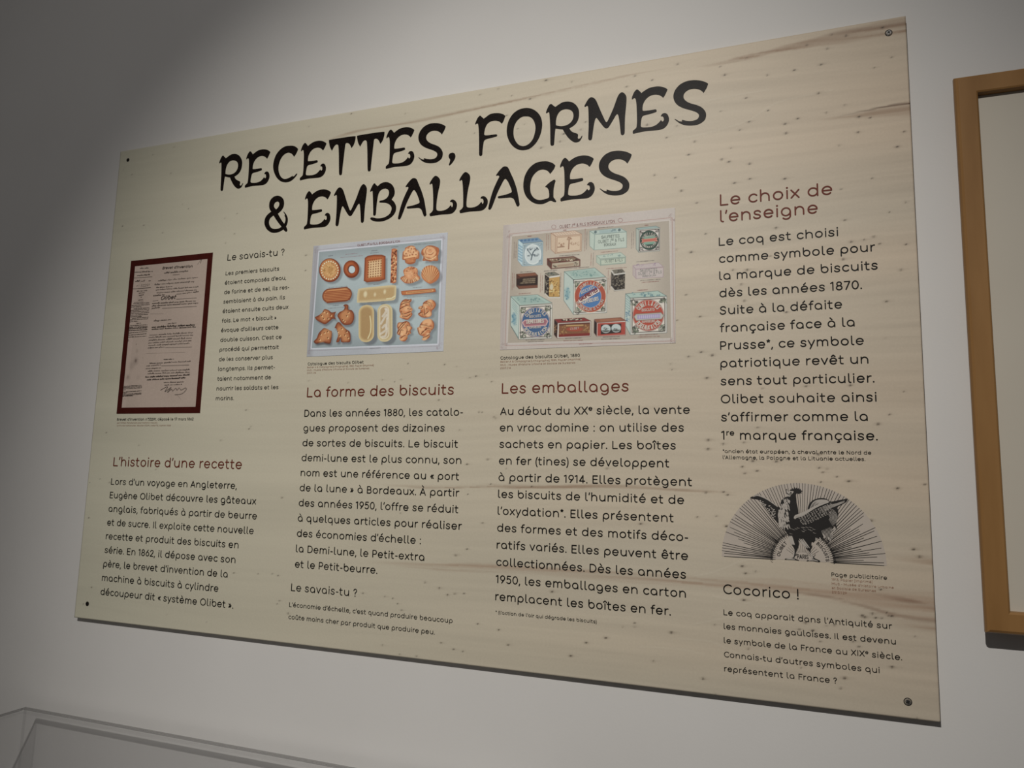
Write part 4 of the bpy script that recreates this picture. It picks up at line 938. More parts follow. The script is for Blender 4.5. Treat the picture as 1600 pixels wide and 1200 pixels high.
# plain stick
e = f(outline([(820, 505), (840, 492), (1070, 474), (1097, 478), (1098, 496), (1080, 505), (850, 528), (825, 522)])); shade(e, .003, -.003); sh.poly(e, (176, 106, 62), rim=(148, 80, 46), rw=.003)
sh.line(f([(865, 510), (1075, 490)]), .0034, (210, 160, 104), .8)
for k in range(22): sh.dot(f([(870 + k * 9.3, 509 - k * .85)])[0], .0009, (120, 64, 36), .9)
# animal crackers
f = zf[3]
def cracker(pts, spots, lite):
    e = f(outline(pts)); shade(e, .003, -.004, .8)
    sh.poly(e, (152, 88, 54), rim=(110, 54, 32), rw=.005, tex=.14, keep=True)
    for x, y, r in lite: sh.dot(f([(x, y)])[0], r, (190, 134, 86), .7, soft=.006)
    for x, y in spots:
        sh.dot(f([(x, y)])[0], .0015, (214, 172, 120), .95); sh.dot(f([(x - 14, y - 12)])[0], .0013, (84, 42, 24), .85)
    sh.clip = None
cracker([(205, 365, 1), (280, 330), (340, 280), (390, 215), (470, 240), (510, 275), (560, 275), (605, 262, 1), (575, 350), (610, 410, 1), (540, 395), (500, 430), (400, 500), (310, 465), (250, 430), (220, 400)], [(380, 280), (345, 350), (440, 300), (515, 345), (380, 405), (465, 400)], [(390, 340, .010)])
cracker([(735, 150, 1), (780, 125), (835, 145), (835, 220), (900, 240), (940, 310), (935, 420), (880, 500), (765, 515), (700, 470), (665, 410), (628, 345), (660, 280), (740, 235), (765, 180)], [(845, 290), (815, 355), (740, 430), (770, 455)], [(780, 340, .010)])
cracker([(380, 570), (440, 590), (500, 620), (525, 640), (520, 760), (495, 860), (420, 860), (360, 840), (300, 850), (230, 870), (185, 825), (240, 760), (275, 670), (330, 610)], [(395, 670), (455, 650), (325, 700), (460, 765), (305, 800)], [(420, 690, .011), (330, 790, .006)])
cracker([(575, 570, 1), (620, 475), (670, 462), (720, 520), (790, 590), (860, 640), (875, 730), (865, 830), (780, 840), (700, 835), (690, 760), (660, 830), (605, 830), (640, 700), (610, 590)], [(720, 595), (650, 650), (810, 650), (680, 720), (780, 715), (840, 765)], [(690, 640, .010), (780, 750, .007)])
sh.poly(f([(185, 830), (240, 850), (360, 845), (500, 850), (490, 885), (380, 880), (250, 885)]), (54, 48, 46), .6, soft=.004)
# four moulded heads
f = zf[4]
def head(pts, strokes, lite):
    e = f(outline(pts)); shade(e, .005, -.003, .6)
    sh.poly(e, (190, 124, 80), rim=(142, 76, 44), rw=.004, tex=.14, keep=True)
    for x, y, r in lite: sh.dot(f([(x, y)])[0], r, (216, 166, 118), .8, soft=.004)
    mx_, my_ = np.mean([p[0] for p in pts]), np.mean([p[1] for p in pts])
    for p in pts[::2]:
        t = random.uniform(.35, .8); sh.dot(f([(mx_ + (p[0] - mx_) * t, my_ + (p[1] - my_) * t)])[0], random.uniform(.0018, .004), random.choice([(146, 80, 46), (168, 98, 60), (220, 174, 130), (206, 150, 104)]), .75, ry=random.uniform(.001, .0026), soft=.0016)
    for q in strokes: sh.line(f(spline(q)), .0020, (104, 48, 28), .9); sh.line(f(spline([(x + 10, y + 9) for x, y in q])), .0014, (222, 172, 122), .6)
    sh.clip = None
head([(415, 300), (440, 210), (510, 150), (600, 155), (630, 140), (640, 175), (610, 220), (620, 290), (660, 340), (640, 390), (655, 430), (630, 480), (560, 540), (470, 515), (415, 490), (430, 430), (410, 370)],
     [[(420, 340), (480, 300), (560, 270), (610, 290)], [(440, 260), (520, 220), (600, 210)], [(570, 330), (610, 350)], [(450, 380), (490, 430), (560, 410), (620, 390)], [(470, 470), (540, 480), (610, 440)], [(470, 190), (540, 190), (600, 160)]], [(540, 330, .005), (620, 340, .004), (500, 240, .004), (450, 460, .004)])
head([(860, 215), (920, 175), (1000, 155), (1070, 190), (1095, 260), (1060, 330), (1020, 370), (1015, 450), (960, 490), (850, 495), (780, 460), (760, 420), (800, 390), (800, 345), (765, 330), (780, 290), (840, 270)],
     [[(860, 230), (940, 240), (1010, 310)], [(920, 200), (1000, 230), (1030, 290)], [(870, 300), (890, 380), (870, 460)], [(790, 420), (830, 400), (850, 450)], [(920, 330), (960, 370), (900, 430)], [(780, 320), (820, 330), (850, 290)]], [(890, 290, .004), (980, 190, .005), (800, 310, .003), (960, 430, .005)])
head([(365, 660), (390, 590), (470, 580), (540, 560), (600, 590), (620, 650), (655, 690), (620, 740), (630, 790), (570, 830), (560, 890), (510, 940), (430, 925), (410, 870), (430, 840), (365, 800), (380, 720)],
     [[(370, 790), (430, 700), (540, 575)], [(390, 700), (450, 620), (500, 590)], [(420, 800), (440, 730), (480, 740)], [(540, 670), (560, 720), (540, 800)], [(440, 880), (500, 840), (560, 850)], [(560, 640), (600, 660)], [(570, 760), (610, 790)]], [(490, 760, .006), (580, 690, .004), (450, 880, .005), (430, 640, .004)])
head([(800, 620), (850, 560), (930, 520), (1010, 530), (1060, 600), (1055, 690), (1010, 740), (980, 800), (980, 860), (900, 920), (830, 910), (860, 850), (790, 820), (760, 770), (745, 690), (780, 670)],
     [[(800, 635), (880, 640), (1020, 680)], [(920, 690), (870, 750), (820, 800)], [(800, 670), (820, 690)], [(760, 700), (770, 750), (790, 790)], [(900, 730), (950, 700), (990, 740)], [(860, 870), (920, 850), (960, 820)]], [(930, 580, .009), (840, 740, .006), (880, 890, .005), (770, 700, .003)])
# tiny captions
def dash(f, x0, y0, x1, y1, c=(96, 92, 96), w=.0011):
    t = 0
    while t < 1:
        t2 = min(1, t + random.uniform(.02, .07))
        sh.line(f([(x0 + (x1 - x0) * t, y0 + (y1 - y0) * t), (x0 + (x1 - x0) * t2, y0 + (y1 - y0) * t2)]), w * random.uniform(.8, 1.2), c, random.uniform(.25, .7)); t = t2 + .018
for q in ((225, 210, 262, 206), (368, 196, 462, 188), (325, 222, 505, 206), (575, 168, 625, 163), (568, 186, 636, 180), (735, 138, 795, 133), (925, 117, 1095, 104), (225, 467, 375, 455), (595, 441, 648, 437), (915, 468, 990, 462), (868, 546, 1065, 534), (262, 613, 312, 610), (222, 636, 350, 626), (500, 607, 580, 601), (545, 590, 680, 578), (655, 602, 690, 596), (560, 963, 650, 958)):
    dash(zb, *q, c=(132, 84, 92) if q[0] in (368, 325) else (92, 90, 96))
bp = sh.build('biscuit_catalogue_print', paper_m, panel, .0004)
bp['label'] = 'pale blue printed sheet of brown biscuits in many shapes'
red_print = mat('thin_red_print', (.24, .085, .085), .5, .3)
b = MB()
u0, v0 = P(470 + 462 / 5.216, 360 + 132 / 5.216); u1, _ = P(470 + 808 / 5.216, 360 + 96 / 5.216)
fit_text(b, "OLIBET J^N^E & FILS, BORDEAUX LYON", u0, u1, v0, .0034, .15, .0006)
b.build('print_title', red_print, bp)
# ---- the sheet of tins and boxes
R2 = rect([(786.4, 352.3), (1055.6, 324), (1055, 535.8), (781.4, 547.5)])
KP = .71
sh = Sheet(R2[0], R2[1], R2[2], R2[3], 520, 390, (176, 166, 158), KP); sh.sat = .86
sh.C *= (1 + (vnoise(520, 390, 5, 4, 51) - .5) * .06 + (vnoise(520, 390, 140, 100, 52) - .5) * .04)[..., None]
z5, z6, z7, z8 = Z(780, 350, 10), Z(920, 330, 10), Z(780, 440, 10), Z(920, 430, 10)
zm = Z(770, 320, 4.616)
inner = zm([(136, 226), (1275, 112), (1290, 965), (105, 1000)])
sh.poly(inner, (178, 166, 148), 1, rim=(160, 148, 132), rw=.05)
sh.line(inner + inner[:1], .0014, (190, 180, 170), .8)
sh.poly([(R2[0], R2[1]), (R2[0] + .008, R2[1]), (R2[0] + .008, R2[3]), (R2[0], R2[3])], (140, 126, 122), .4, soft=.012)
cx, cy = np.mean([q[0] for q in inner]), np.mean([q[1] for q in inner])
ol = [(q[0] + math.copysign(.004, q[0] - cx), q[1] + math.copysign(.004, q[1] - cy)) for q in inner]
sh.line(ol + ol[:1], .0007, (150, 92, 78), .8)
for q in ol:
    for k in range(9):
        sh.line(arc(q[0] + random.uniform(-.006, .006), q[1] + random.uniform(-.006, .006), .0016, .0016, random.uniform(0, 180), random.uniform(220, 400), 6), .0005, (112, 70, 70), .55)
for x, y in ((440, 160), (920, 112)): sh.line(zm(arc(x, y, 16, 14, 0, 420, 16)), .0007, (120, 60, 56), .8)
AQ, AQD, AQL, WH, BK, RD, BU = (156, 175, 163), (112, 140, 134), (168, 180, 170), (196, 190, 178), (40, 32, 30), (156, 66, 48), (60, 90, 126)
LN = (74, 92, 90)
def box3(f, front, top, side, cf, ct, cs, ln, lw=.0008):
    for pts, c in ((side, cs), (top, ct), (front, cf)):
        q = f(pts); sh.poly(q, c, 1); sh.line(q + q[:1], lw, ln, .8)
def lab(f, cxy, rx, ry, rings):
    for k, c in rings: sh.poly(f(arc(cxy[0], cxy[1], rx * k, ry * k, 0, 360, 40)), c)
def curls(f, pts, n, c, r=16):
    for x0, y0, x1, y1 in pts:
        for _ in range(n):
            x, y = random.uniform(x0, x1), random.uniform(y0, y1)
            a0 = random.uniform(0, 360); q = r * random.uniform(.25, .95)
            sh.line(f(arc(x, y, q, q * random.uniform(.5, 1), a0, a0 + random.uniform(70, 230), 6)), random.uniform(.0006, .0013), c, random.uniform(.5, .9))
# blue and white box with a tree
box3(z5, [(375, 315), (685, 285), (680, 640), (362, 660)], [(300, 245), (605, 215), (685, 275), (375, 305)], [(300, 245), (375, 310), (362, 660), (292, 570)], (176, 192, 192), (108, 134, 154), (170, 190, 192), (96, 122, 134))
q = z5([(392, 330), (672, 302), (668, 625), (380, 645)]); sh.poly(q, (150, 166, 170), 1); sh.line(q + q[:1], .0009, (90, 108, 114), .9)
lab(z5, (528, 475), 132, 160, [(1, (194, 200, 196)), (.88, (182, 190, 188))])
curls(z5, [(440, 370, 620, 420), (450, 480, 610, 510)], 22, (60, 74, 84), 16)
sh.line(z5(spline([(500, 560), (515, 500), (540, 430), (600, 380)])), .0022, (70, 84, 92), .9); sh.line(z5(spline([(515, 500), (470, 440), (440, 400)])), .0016, (80, 94, 100), .9)
curls(z5, [(385, 335, 440, 390), (610, 315, 665, 370), (385, 590, 430, 640), (620, 570, 665, 620)], 8, (120, 136, 140), 12)
for k in range(6): sh.line(z5([(305, 330 + k * 44), (355, 365 + k * 44)]), .0026, (104, 140, 160), .7)
for k in range(5): sh.dot(z5([(350 + k * 58, 262 - k * 5)])[0], .0028, (62, 98, 136), .8, ry=.0018)
# cream box with an allegory
box3(z5, [(885, 195), (1290, 160), (1285, 425), (880, 465)], [(810, 145), (1180, 105), (1290, 158), (885, 193)], [(810, 145), (885, 195), (880, 465), (810, 400)], (196, 172, 144), (194, 172, 148), (186, 162, 136), (140, 98, 76))
q = z5([(905, 212), (1272, 180), (1268, 410), (900, 447)]); sh.line(q + q[:1], .0009, (140, 98, 74), .9)
curls(z5, [(1060, 200, 1130, 260), (920, 300, 1020, 360), (1110, 290, 1250, 330)], 16, (136, 92, 66), 15); sh.line(z5([(1095, 240), (1085, 390)]), .002, (130, 86, 62), .8); sh.line(z5([(920, 365), (1015, 355)]), .002, (124, 82, 60), .7)
for k in range(9): sh.line(z5([(840 + k * 40, 150 - k * 4), (880 + k * 40, 180 - k * 4)]), .0009, (150, 106, 84), .6)
# long dark red case
box3(z5, [(820, 610), (1260, 565), (1260, 660), (815, 700)], [(755, 545), (1160, 510), (1260, 562), (822, 608)], [(755, 545), (822, 612), (815, 700), (755, 635)], (170, 156, 132), (128, 104, 82), (84, 62, 52), (92, 40, 34), .0022)
curls(z5, [(775, 550, 1230, 580)], 30, (52, 40, 34), 16); curls(z5, [(775, 550, 1230, 575)], 14, (206, 190, 160), 12); curls(z5, [(850, 640, 900, 680), (1170, 605, 1230, 650)], 10, (70, 50, 40), 14)
sh.line(z5([(925, 655), (1150, 630)]), .004, (150, 120, 96), .7)
# brown wrapped box
box3(z5, [(330, 830), (605, 805), (600, 995), (310, 1015)], [(270, 785), (560, 760), (605, 805), (330, 832)], [(270, 785), (330, 832), (310, 1015), (270, 970)], (64, 44, 36), (124, 78, 56), (84, 52, 40), (72, 42, 32))
sh.poly(z5([(275, 855), (600, 835), (600, 945), (275, 960)]), (46, 36, 32), .9); sh.poly(z5([(300, 975), (600, 955), (600, 998), (312, 1012)]), (116, 72, 52), .9)
for y in (862, 890, 920): dash(z5, 375 if y < 900 else 330, y + 6, 560, y - 8, (130, 112, 88), .0022)
# black and gold canister
box3(z5, [(780, 840), (950, 815), (945, 1140), (775, 1140)], [(715, 770), (860, 748), (945, 795), (785, 825)], [(715, 790), (780, 840), (775, 1140), (710, 1085)], (178, 138, 70), (120, 116, 100), (46, 38, 36), (60, 46, 40))
sh.poly(z5([(785, 822), (948, 798), (948, 822), (785, 846)]), WH); curls(z5, [(790, 870, 940, 1120)], 46, (84, 56, 34), 15); curls(z5, [(790, 870, 940, 1120)], 22, (220, 196, 130), 12); curls(z5, [(720, 830, 765, 1080)], 26, (140, 130, 110), 12); curls(z5, [(760, 760, 890, 800)], 12, (70, 76, 70), 14)
sh.dot(z5([(818, 985)])[0], .0032, (190, 180, 150), .9, ry=.005); sh.line(z5([(720, 1090), (780, 1150), (945, 1150)]), .0016, WH, .9)
# pale blue gaufrettes box, smaller one, lilac one
box3(z6, [(95, 365), (590, 325), (590, 570), (85, 608)], [(15, 310), (490, 262), (590, 322), (95, 362)], [(15, 310), (95, 365), (80, 608), (15, 545)], (172, 182, 168), (162, 176, 166), (168, 180, 166), (104, 128, 122))
sh.poly(z6([(165, 305), (430, 280), (440, 325), (170, 348)]), (140, 160, 158), .8); curls(z6, [(330, 285, 420, 320)], 8, (84, 108, 110), 12)
for x, y in ((105, 328), (478, 295)): sh.dot(z6([(x, y)])[0], .0024, (74, 94, 96), .9)
box3(z6, [(180, 755), (575, 720), (575, 815), (185, 850)], [(120, 695), (500, 645), (585, 715), (180, 745)], [(120, 695), (180, 750), (185, 850), (120, 800)], (172, 180, 160), (168, 180, 164), (164, 174, 156), (120, 138, 126))
curls(z6, [(200, 670, 500, 710)], 16, (116, 136, 130), 14); q = z6([(190, 765), (568, 730), (565, 806), (192, 838)]); sh.line(q + q[:1], .0008, (112, 130, 120), .8)
box3(z6, [(735, 910), (1165, 880), (1160, 1030), (740, 1055)], [(690, 850), (1090, 805), (1165, 868), (735, 905)], [(690, 850), (735, 910), (740, 1055), (690, 1000)], (178, 164, 158), (176, 162, 158), (172, 158, 152), (150, 124, 134))
curls(z6, [(740, 830, 870, 870), (1010, 815, 1060, 850)], 9, (144, 122, 138), 12)
# green label tin
box3(z6, [(785, 290), (1110, 262), (1105, 620), (782, 645)], [(740, 265), (1050, 232), (1110, 262), (785, 292)], [(740, 265), (785, 292), (782, 645), (740, 590)], (196, 190, 178), (140, 158, 152), (158, 164, 152), (90, 104, 100))
q = z6([(800, 305), (1098, 280), (1092, 605), (796, 628)]); sh.poly(q, (196, 186, 176), 1); sh.line(q + q[:1], .0012, (60, 50, 46), .9)
curls(z6, [(800, 300, 850, 360), (1040, 285, 1090, 340), (800, 560, 850, 615), (1040, 550, 1090, 600)], 14, (48, 44, 40), 15)
lab(z6, (945, 455), 145, 155, [(1, (44, 50, 46)), (.96, (50, 78, 64)), (.90, (44, 62, 54))])
sh.poly(z6([(822, 440), (1075, 412), (1060, 440), (1078, 470), (820, 495), (838, 465)]), (176, 90, 72), 1, rim=(196, 130, 110), rw=.002)
for y in (408, 500): sh.line(z6([(880, y + 5), (1015, y - 8)]), .0046, (120, 160, 138), .8)
# black patterned canister
box3(z6, [(395, 985), (565, 965), (560, 1230), (400, 1250)], [(355, 925), (520, 905), (570, 962), (400, 985)], [(355, 930), (398, 985), (400, 1250), (350, 1170)], (44, 38, 34), (110, 104, 90), (60, 54, 48), (60, 52, 46))
sh.line(z6([(358, 935), (400, 992), (568, 968)]), .0022, WH, .9); curls(z6, [(405, 1010, 555, 1220)], 46, (128, 118, 100), 14); curls(z6, [(360, 960, 395, 1180)], 14, (120, 112, 98), 10); curls(z6, [(390, 920, 530, 965)], 14, (50, 46, 42), 14)
sh.line(z6([(355, 1180), (402, 1240), (562, 1225)]), .0014, WH, .8)
# three big aqua tins with round labels
def big(f, front, top, side, label):
    box3(f, front, top, side, WH, AQ, AQL, LN)
    q = f(front); c0 = np.mean(q, axis=0)
    ins = [tuple(c0 + (np.array(p) - c0) * .90) for p in q]
    sh.poly(ins, (200, 190, 176), 1); sh.line(ins + ins[:1], .0014, (48, 40, 38), .9)
    (x0, y0), (x1, y1) = ins[0], ins[2]
    for ux, uy in ((ins[0]), (ins[1]), (ins[2]), (ins[3])):
        for _ in range(22):
            t = random.uniform(.10, .27)
            px_, py_ = ux + (c0[0] - ux) * t + random.uniform(-.0045, .0045), uy + (c0[1] - uy) * t + random.uniform(-.0045, .0045)
            a0 = random.uniform(0, 360); sh.line(arc(px_, py_, random.uniform(.0008, .0022), random.uniform(.0008, .0022), a0, a0 + random.uniform(80, 220), 6), random.uniform(.0008, .0018), random.choice([(44, 42, 42), (70, 80, 66), (110, 120, 96)]), .8)
    return c0
c1 = big(z7, [(318, 382), (828, 352), (820, 885), (305, 903)], [(180, 232), (600, 205), (830, 335), (320, 372)], [(180, 232), (320, 375), (305, 903), (180, 690)], None)
sh.poly(z7([(225, 245), (570, 222), (735, 325), (345, 350)]), AQD, .35); curls(z7, [(290, 250, 640, 320)], 26, (84, 120, 118), 18); curls(z7, [(205, 480, 265, 680)], 26, (66, 112, 132), 18); sh.poly(z7(arc(238, 585, 34, 100, 0, 360, 20)), (84, 134, 150), .6, soft=.004)
for k in range(4): sh.line(z7([(205, 290 + k * 36), (285, 400 + k * 36)]), .0010, (110, 146, 142), .7)
sh.line(z7([(190, 700), (300, 880)]), .0012, LN, .7)
lab(z7, (572, 635), 226, 238, [(1, (60, 66, 84)), (.975, (200, 176, 170)), (.945, BU)])
sh.poly(z7([(358, 640), (395, 598), (735, 575), (768, 620), (735, 690), (395, 712)]), (150, 96, 104), 1, rim=(196, 160, 156), rw=.003)
z57 = Z(780, 440, 10)
c2 = big(zm, [(583, 543), (822, 528), (822, 778), (582, 792)], [(515, 482), (735, 455), (815, 520), (583, 540)], [(515, 482), (583, 543), (582, 792), (512, 690)], None)
sh.poly(zm([(540, 485), (720, 465), (775, 512), (595, 530)]), AQD, .3); curls(zm, [(560, 478, 740, 515)], 26, (88, 128, 122), 8); sh.poly(zm(arc(538, 640, 18, 45, 0, 360, 20)), (92, 142, 150), .6, soft=.004); curls(zm, [(522, 600, 552, 680)], 18, (70, 116, 132), 8)
lab(zm, (703, 660), 115, 118, [(1, (196, 168, 140)), (.97, (160, 72, 50)), (.70, (190, 180, 170)), (.685, (66, 110, 158))])
sh.poly(zm([(615, 685), (760, 602), (772, 626), (628, 710)]), (206, 196, 184)); q = zm([(615, 685), (760, 602), (772, 626), (628, 710)]); sh.line(q + q[:1], .0008, (120, 40, 40), .8)
c3 = big(z8, [(650, 365), (1218, 332), (1220, 900), (650, 930)], [(575, 290), (1080, 245), (1215, 325), (650, 355)], [(575, 290), (650, 360), (650, 930), (560, 760)], None)
curls(z8, [(640, 275, 1130, 330)], 30, (70, 112, 122), 20); curls(z8, [(580, 540, 640, 740)], 26, (70, 108, 134), 18)
for k in range(6): sh.line(z8([(580, 320 + k * 40), (640, 370 + k * 40)]), .0014, (110, 146, 144), .7)
lab(z8, (930, 628), 248, 250, [(1, (120, 70, 64)), (.975, (190, 160, 148)), (.95, (166, 64, 44))])
sh.poly(z8([(700, 650), (735, 605), (1130, 580), (1180, 630), (1140, 690), (740, 715)]), (172, 168, 156), 1, rim=(110, 100, 90), rw=.002)
sh.poly(z8([(752, 625), (1118, 605), (1120, 668), (755, 690)]), (176, 164, 182), 1, rim=(140, 126, 160), rw=.0015)
for k in range(11): sh.line(z8([(775 + k * 32, 630 - k * 1.8), (775 + k * 32, 678 - k * 1.8)]), .0016, (140, 126, 168), .7)
# two red boxes
box3(z7, [(915, 650), (1435, 620), (1430, 855), (905, 885)], [(870, 590), (1330, 565), (1430, 615), (920, 645)], [(862, 590), (918, 650), (905, 885), (858, 830)], WH, (126, 48, 44), (54, 40, 36), (90, 40, 36))
sh.poly(z7([(935, 662), (1422, 636), (1418, 845), (928, 868)]), (122, 78, 50), tex=.15); sh.poly(z7([(935, 825), (1420, 802), (1418, 846), (930, 868)]), (120, 42, 36)); sh.poly(z7([(935, 662), (1422, 636), (1421, 662), (934, 690)]), (96, 56, 42))
sh.poly(z7(arc(1180, 745, 130, 32, 0, 360, 26)), (158, 66, 46), .9, soft=.003); sh.line(z7([(1050, 690), (1310, 680)]), .002, (196, 160, 96), .7); curls(z7, [(950, 690, 1040, 830), (1320, 680, 1410, 800)], 14, (170, 130, 72), 14)
sh.poly(z7([(960, 595), (1300, 575), (1290, 600), (985, 618)]), (56, 46, 40)); curls(z7, [(980, 585, 1290, 605)], 22, (200, 186, 160), 12); curls(z7, [(865, 640, 905, 830)], 10, (150, 110, 70), 12)
box3(z8, [(128, 745), (578, 712), (572, 938), (125, 958)], [(88, 690), (500, 662), (578, 708), (130, 740)], [(85, 700), (128, 748), (125, 958), (82, 900)], WH, (136, 84, 60), (44, 36, 34), (100, 50, 42))
sh.poly(z8([(138, 752), (572, 728), (568, 930), (135, 950)]), (160, 62, 48)); sh.poly(z8([(190, 775), (508, 755), (505, 900), (188, 925)]), (48, 42, 40))
for x in (268, 428):
    sh.poly(z8(arc(x, 838 - (x - 268) * .06, 74, 66, 0, 360, 26)), (172, 180, 176)); sh.poly(z8(arc(x, 860 - (x - 268) * .06, 62, 32, 0, 180, 14)), (70, 70, 64), .9); curls(z8, [(x - 40, 825, x + 40, 870)], 8, (60, 60, 56), 14)
sh.poly(z8([(180, 695), (440, 675), (500, 700), (200, 722)]), (160, 104, 76), .7, soft=.004)
# tiny captions around the tins
for f_, q in [(z5, (445, 195, 510, 190)), (z5, (1000, 100, 1050, 95)), (z5, (940, 500, 1250, 478)), (z5, (320, 755, 530, 742)), (z5, (705, 738, 905, 722)), (z5, (1035, 702, 1405, 672)), (z5, (310, 1092, 490, 1080)), (z6, (140, 262, 385, 240)), (z6, (875, 222, 930, 218)),
              (z6, (190, 645, 450, 622)), (z6, (745, 792, 1020, 772)), (z6, (280, 900, 590, 880)), (z6, (810, 1085, 1115, 1065)), (z6, (830, 1115, 1090, 1095)), (z8, (755, 238, 920, 228)), (z7, (420, 915, 710, 905)), (z7, (440, 945, 690, 935)), (z7, (1040, 890, 1290, 880)), (z7, (1010, 928, 1310, 918)),
              (z8, (220, 970, 480, 958)), (z8, (200, 1002, 490, 990)), (z8, (800, 935, 1080, 922)), (z8, (770, 968, 1110, 955)), (z7, (1250, 978, 1455, 968))]:
    dash(f_, *q, c=random.choice([(120, 56, 52), (70, 60, 60)]), w=.0013)
for f_, x0, y0, y1 in [(z5, 240, 280, 540), (z5, 268, 285, 530), (z5, 745, 160, 430), (z5, 775, 165, 400), (z5, 1345, 80, 420), (z5, 1372, 120, 400), (z5, 210, 760, 1030), (z5, 238, 775, 1000), (z5, 650, 770, 1075), (z5, 680, 800, 1040), (z5, 965, 770, 1060), (z6, 672, 340, 590), (z6, 700, 320, 570), (z6, 40, 660, 850), (z6, 75, 650, 870), (z6, 305, 930, 1290), (z6, 335, 1000, 1230)]:
    dash(f_, x0, y0, x0 - 8, y1, c=random.choice([(130, 66, 58), (100, 80, 76)]), w=.0010)
pp = sh.build('packaging_catalogue_print', paper_m, panel, .0004)
pp['label'] = 'cream printed sheet of old biscuit tins and boxes'
# lettering on the tins
white_p = mat('white_print', (.60, .56, .50), .5, .3)
grey_p = mat('grey_green_print', (.17, .21, .19), .5, .3)
maroon_p = mat('maroon_print', (.20, .025, .03), .5, .3)
b = MB()
def zt(f, t, x0, y0, x1, y1, h, pen=.2, m=0, slant=0):
    a, c = f([(x0, y0), (x1, y1)])
    L = layout(t)[1] * h
    ang = math.atan2(c[1] - a[1], c[0] - a[0]); st = math.hypot(c[0] - a[0], c[1] - a[1]) / L
    ca, sa = math.cos(ang), math.sin(ang)
    put_text(b, t, 0, 0, h, st, pen, .0007, slant, place=lambda x, y: (a[0] + x * ca - y * sa, a[1] + x * sa + y * ca), mat=m)
def ring_text(f, c, rad, top, bot, h, at=(155, 25), ab=(205, 335), m=0, pen=.19):
    c0 = f([c])[0]; r = abs(f([(c[0] + rad, c[1])])[0][0] - c0[0])
    arc_text(b, top, c0, r - h * .65, at[0], at[1], h, pen, .0007, mat=m)
    if bot: arc_text(b, bot, c0, r + h * .65, ab[0], ab[1], h, pen, .0007, inward=True, mat=m)
ring_text(z7, (572, 635), 182, "OLIBET J & FILS", "BORDEAUX & LYON", .0050, (148, 32), (208, 332))
zt(z7, "BISCUITS", 475, 570, 655, 556, .0036); zt(z7, "DEMI LUNES", 430, 660, 700, 645, .0056, .24); zt(z7, "SUPERIEURS", 470, 738, 655, 725, .0030)
ring_text(zm, (703, 660), 96, "OLIBET J. & FILS", "BORDEAUX & LYON", .0038, (140, 40), (200, 340), pen=.2)
zt(zm, "BISCUITS", 640, 645, 735, 603, .0044); zt(zm, "GAUFRETTES", 632, 697, 760, 622, .0052, .26, 2); zt(zm, "SUPERIEURS", 645, 718, 765, 690, .0052)
ring_text(z8, (930, 628), 196, "OLIBET J. & FILS", "BORDEAUX & LYON", .0058, (148, 32), (212, 328))
zt(z8, "BISCUITS", 830, 570, 1030, 556, .0036); zt(z8, "SUPERIEURS", 830, 750, 1035, 735, .0030)
ring_text(z6, (945, 455), 112, "OLIBET J. & FILS", "BORDEAUX & LYON", .0026, (160, 20), (205, 335), pen=.18)
zt(z6, "BISCUITS", 890, 412, 1010, 400, .0024, .16)
zt(z6, "GAUFRETTES", 195, 432, 480, 408, .0040, .14, 1); zt(z6, "OLIBET J^N^E & FILS", 145, 505, 555, 465, .0042, .12, 1); zt(z6, "BORDEAUX", 240, 550, 425, 535, .0036, .12, 1)
zt(z6, "OLIBET & FILS", 250, 803, 530, 783, .0036, .10, 1); zt(z6, "GAUFRETTES", 800, 948, 1070, 930, .0036, .09, 1); zt(z6, "OLIBET J^N^E & FILS", 770, 1000, 1140, 970, .0036, .09, 1); zt(z6, "BORDEAUX LYON", 840, 1030, 1050, 1015, .0022, .10, 1)
zt(z7, "OLIBET", 1110, 755, 1250, 745, .0030, .14)
b.build('tin_lettering', [white_p, grey_p, maroon_p], pp)
b = MB()
zt(zm, "OLIBET J^N^E & FILS BORDEAUX LYON", 482, 170, 880, 130, .0042, .12, 0)
b.build('print_title', red_print, pp)

# ---- the cockerel in its fan of rays
zr = Z(1170, 750, 8.889)
zo = Z(1110, 740, 5.3333)
el, er, et = zo([(95, 690), (1470, 765), (760, 80)])
fc = ((el[0] + er[0]) / 2, (el[1] + er[1]) / 2)
fr = (er[0] - el[0]) / 2
il, ir = zo([(520, 705), (1025, 742)])
ri = (ir[0] - il[0]) / 2; ric = (il[0] + ir[0]) / 2
film_m = noise_color(mat('grey_print_film', (.46, .42, .385), .5, .35), (.455, .400, .345), (.485, .425, .370), 30)
ck_ink = mat('engraving_ink', (.014, .012, .011), .45, .4)
ck_light = mat('engraving_highlight', (.44, .40, .36), .5, .3)
b = MB()
fill(b, arc(fc[0], fc[1], fr, et[1] - fc[1], 0, 180, 60), n=.0003)
ck = b.build('cockerel_print', film_m, panel)
ck['label'] = 'grey half round print with a black cockerel before fan rays'
b = MB()
ry_ = (et[1] - fc[1]) / fr
N = 84
rr_ = random.Random(9)
for k in range(N + 1):
    a = math.radians(180 * k / N + (0 if k in (0, N) else rr_.uniform(-.35, .35)))
    side = abs(90 - math.degrees(a)) / 90
    rout = fr * (1.0 if side < .55 else rr_.choice([1.0, .97, .9, .82, .74, .64 if side > .7 else .9]))
    if k in (0, N): rout = fr * .97
    wi = (.0013 if side > .35 else .0010) * rr_.uniform(.6, 1.2)
    p0 = (ric + ri * math.cos(a), fc[1] + ri * 1.0 * math.sin(a))
    p1 = (fc[0] + rout * math.cos(a), fc[1] + rout * ry_ * math.sin(a))
    ribbon(b, [p0, p1], [wi, .0006], .0005, 0, cap=False)
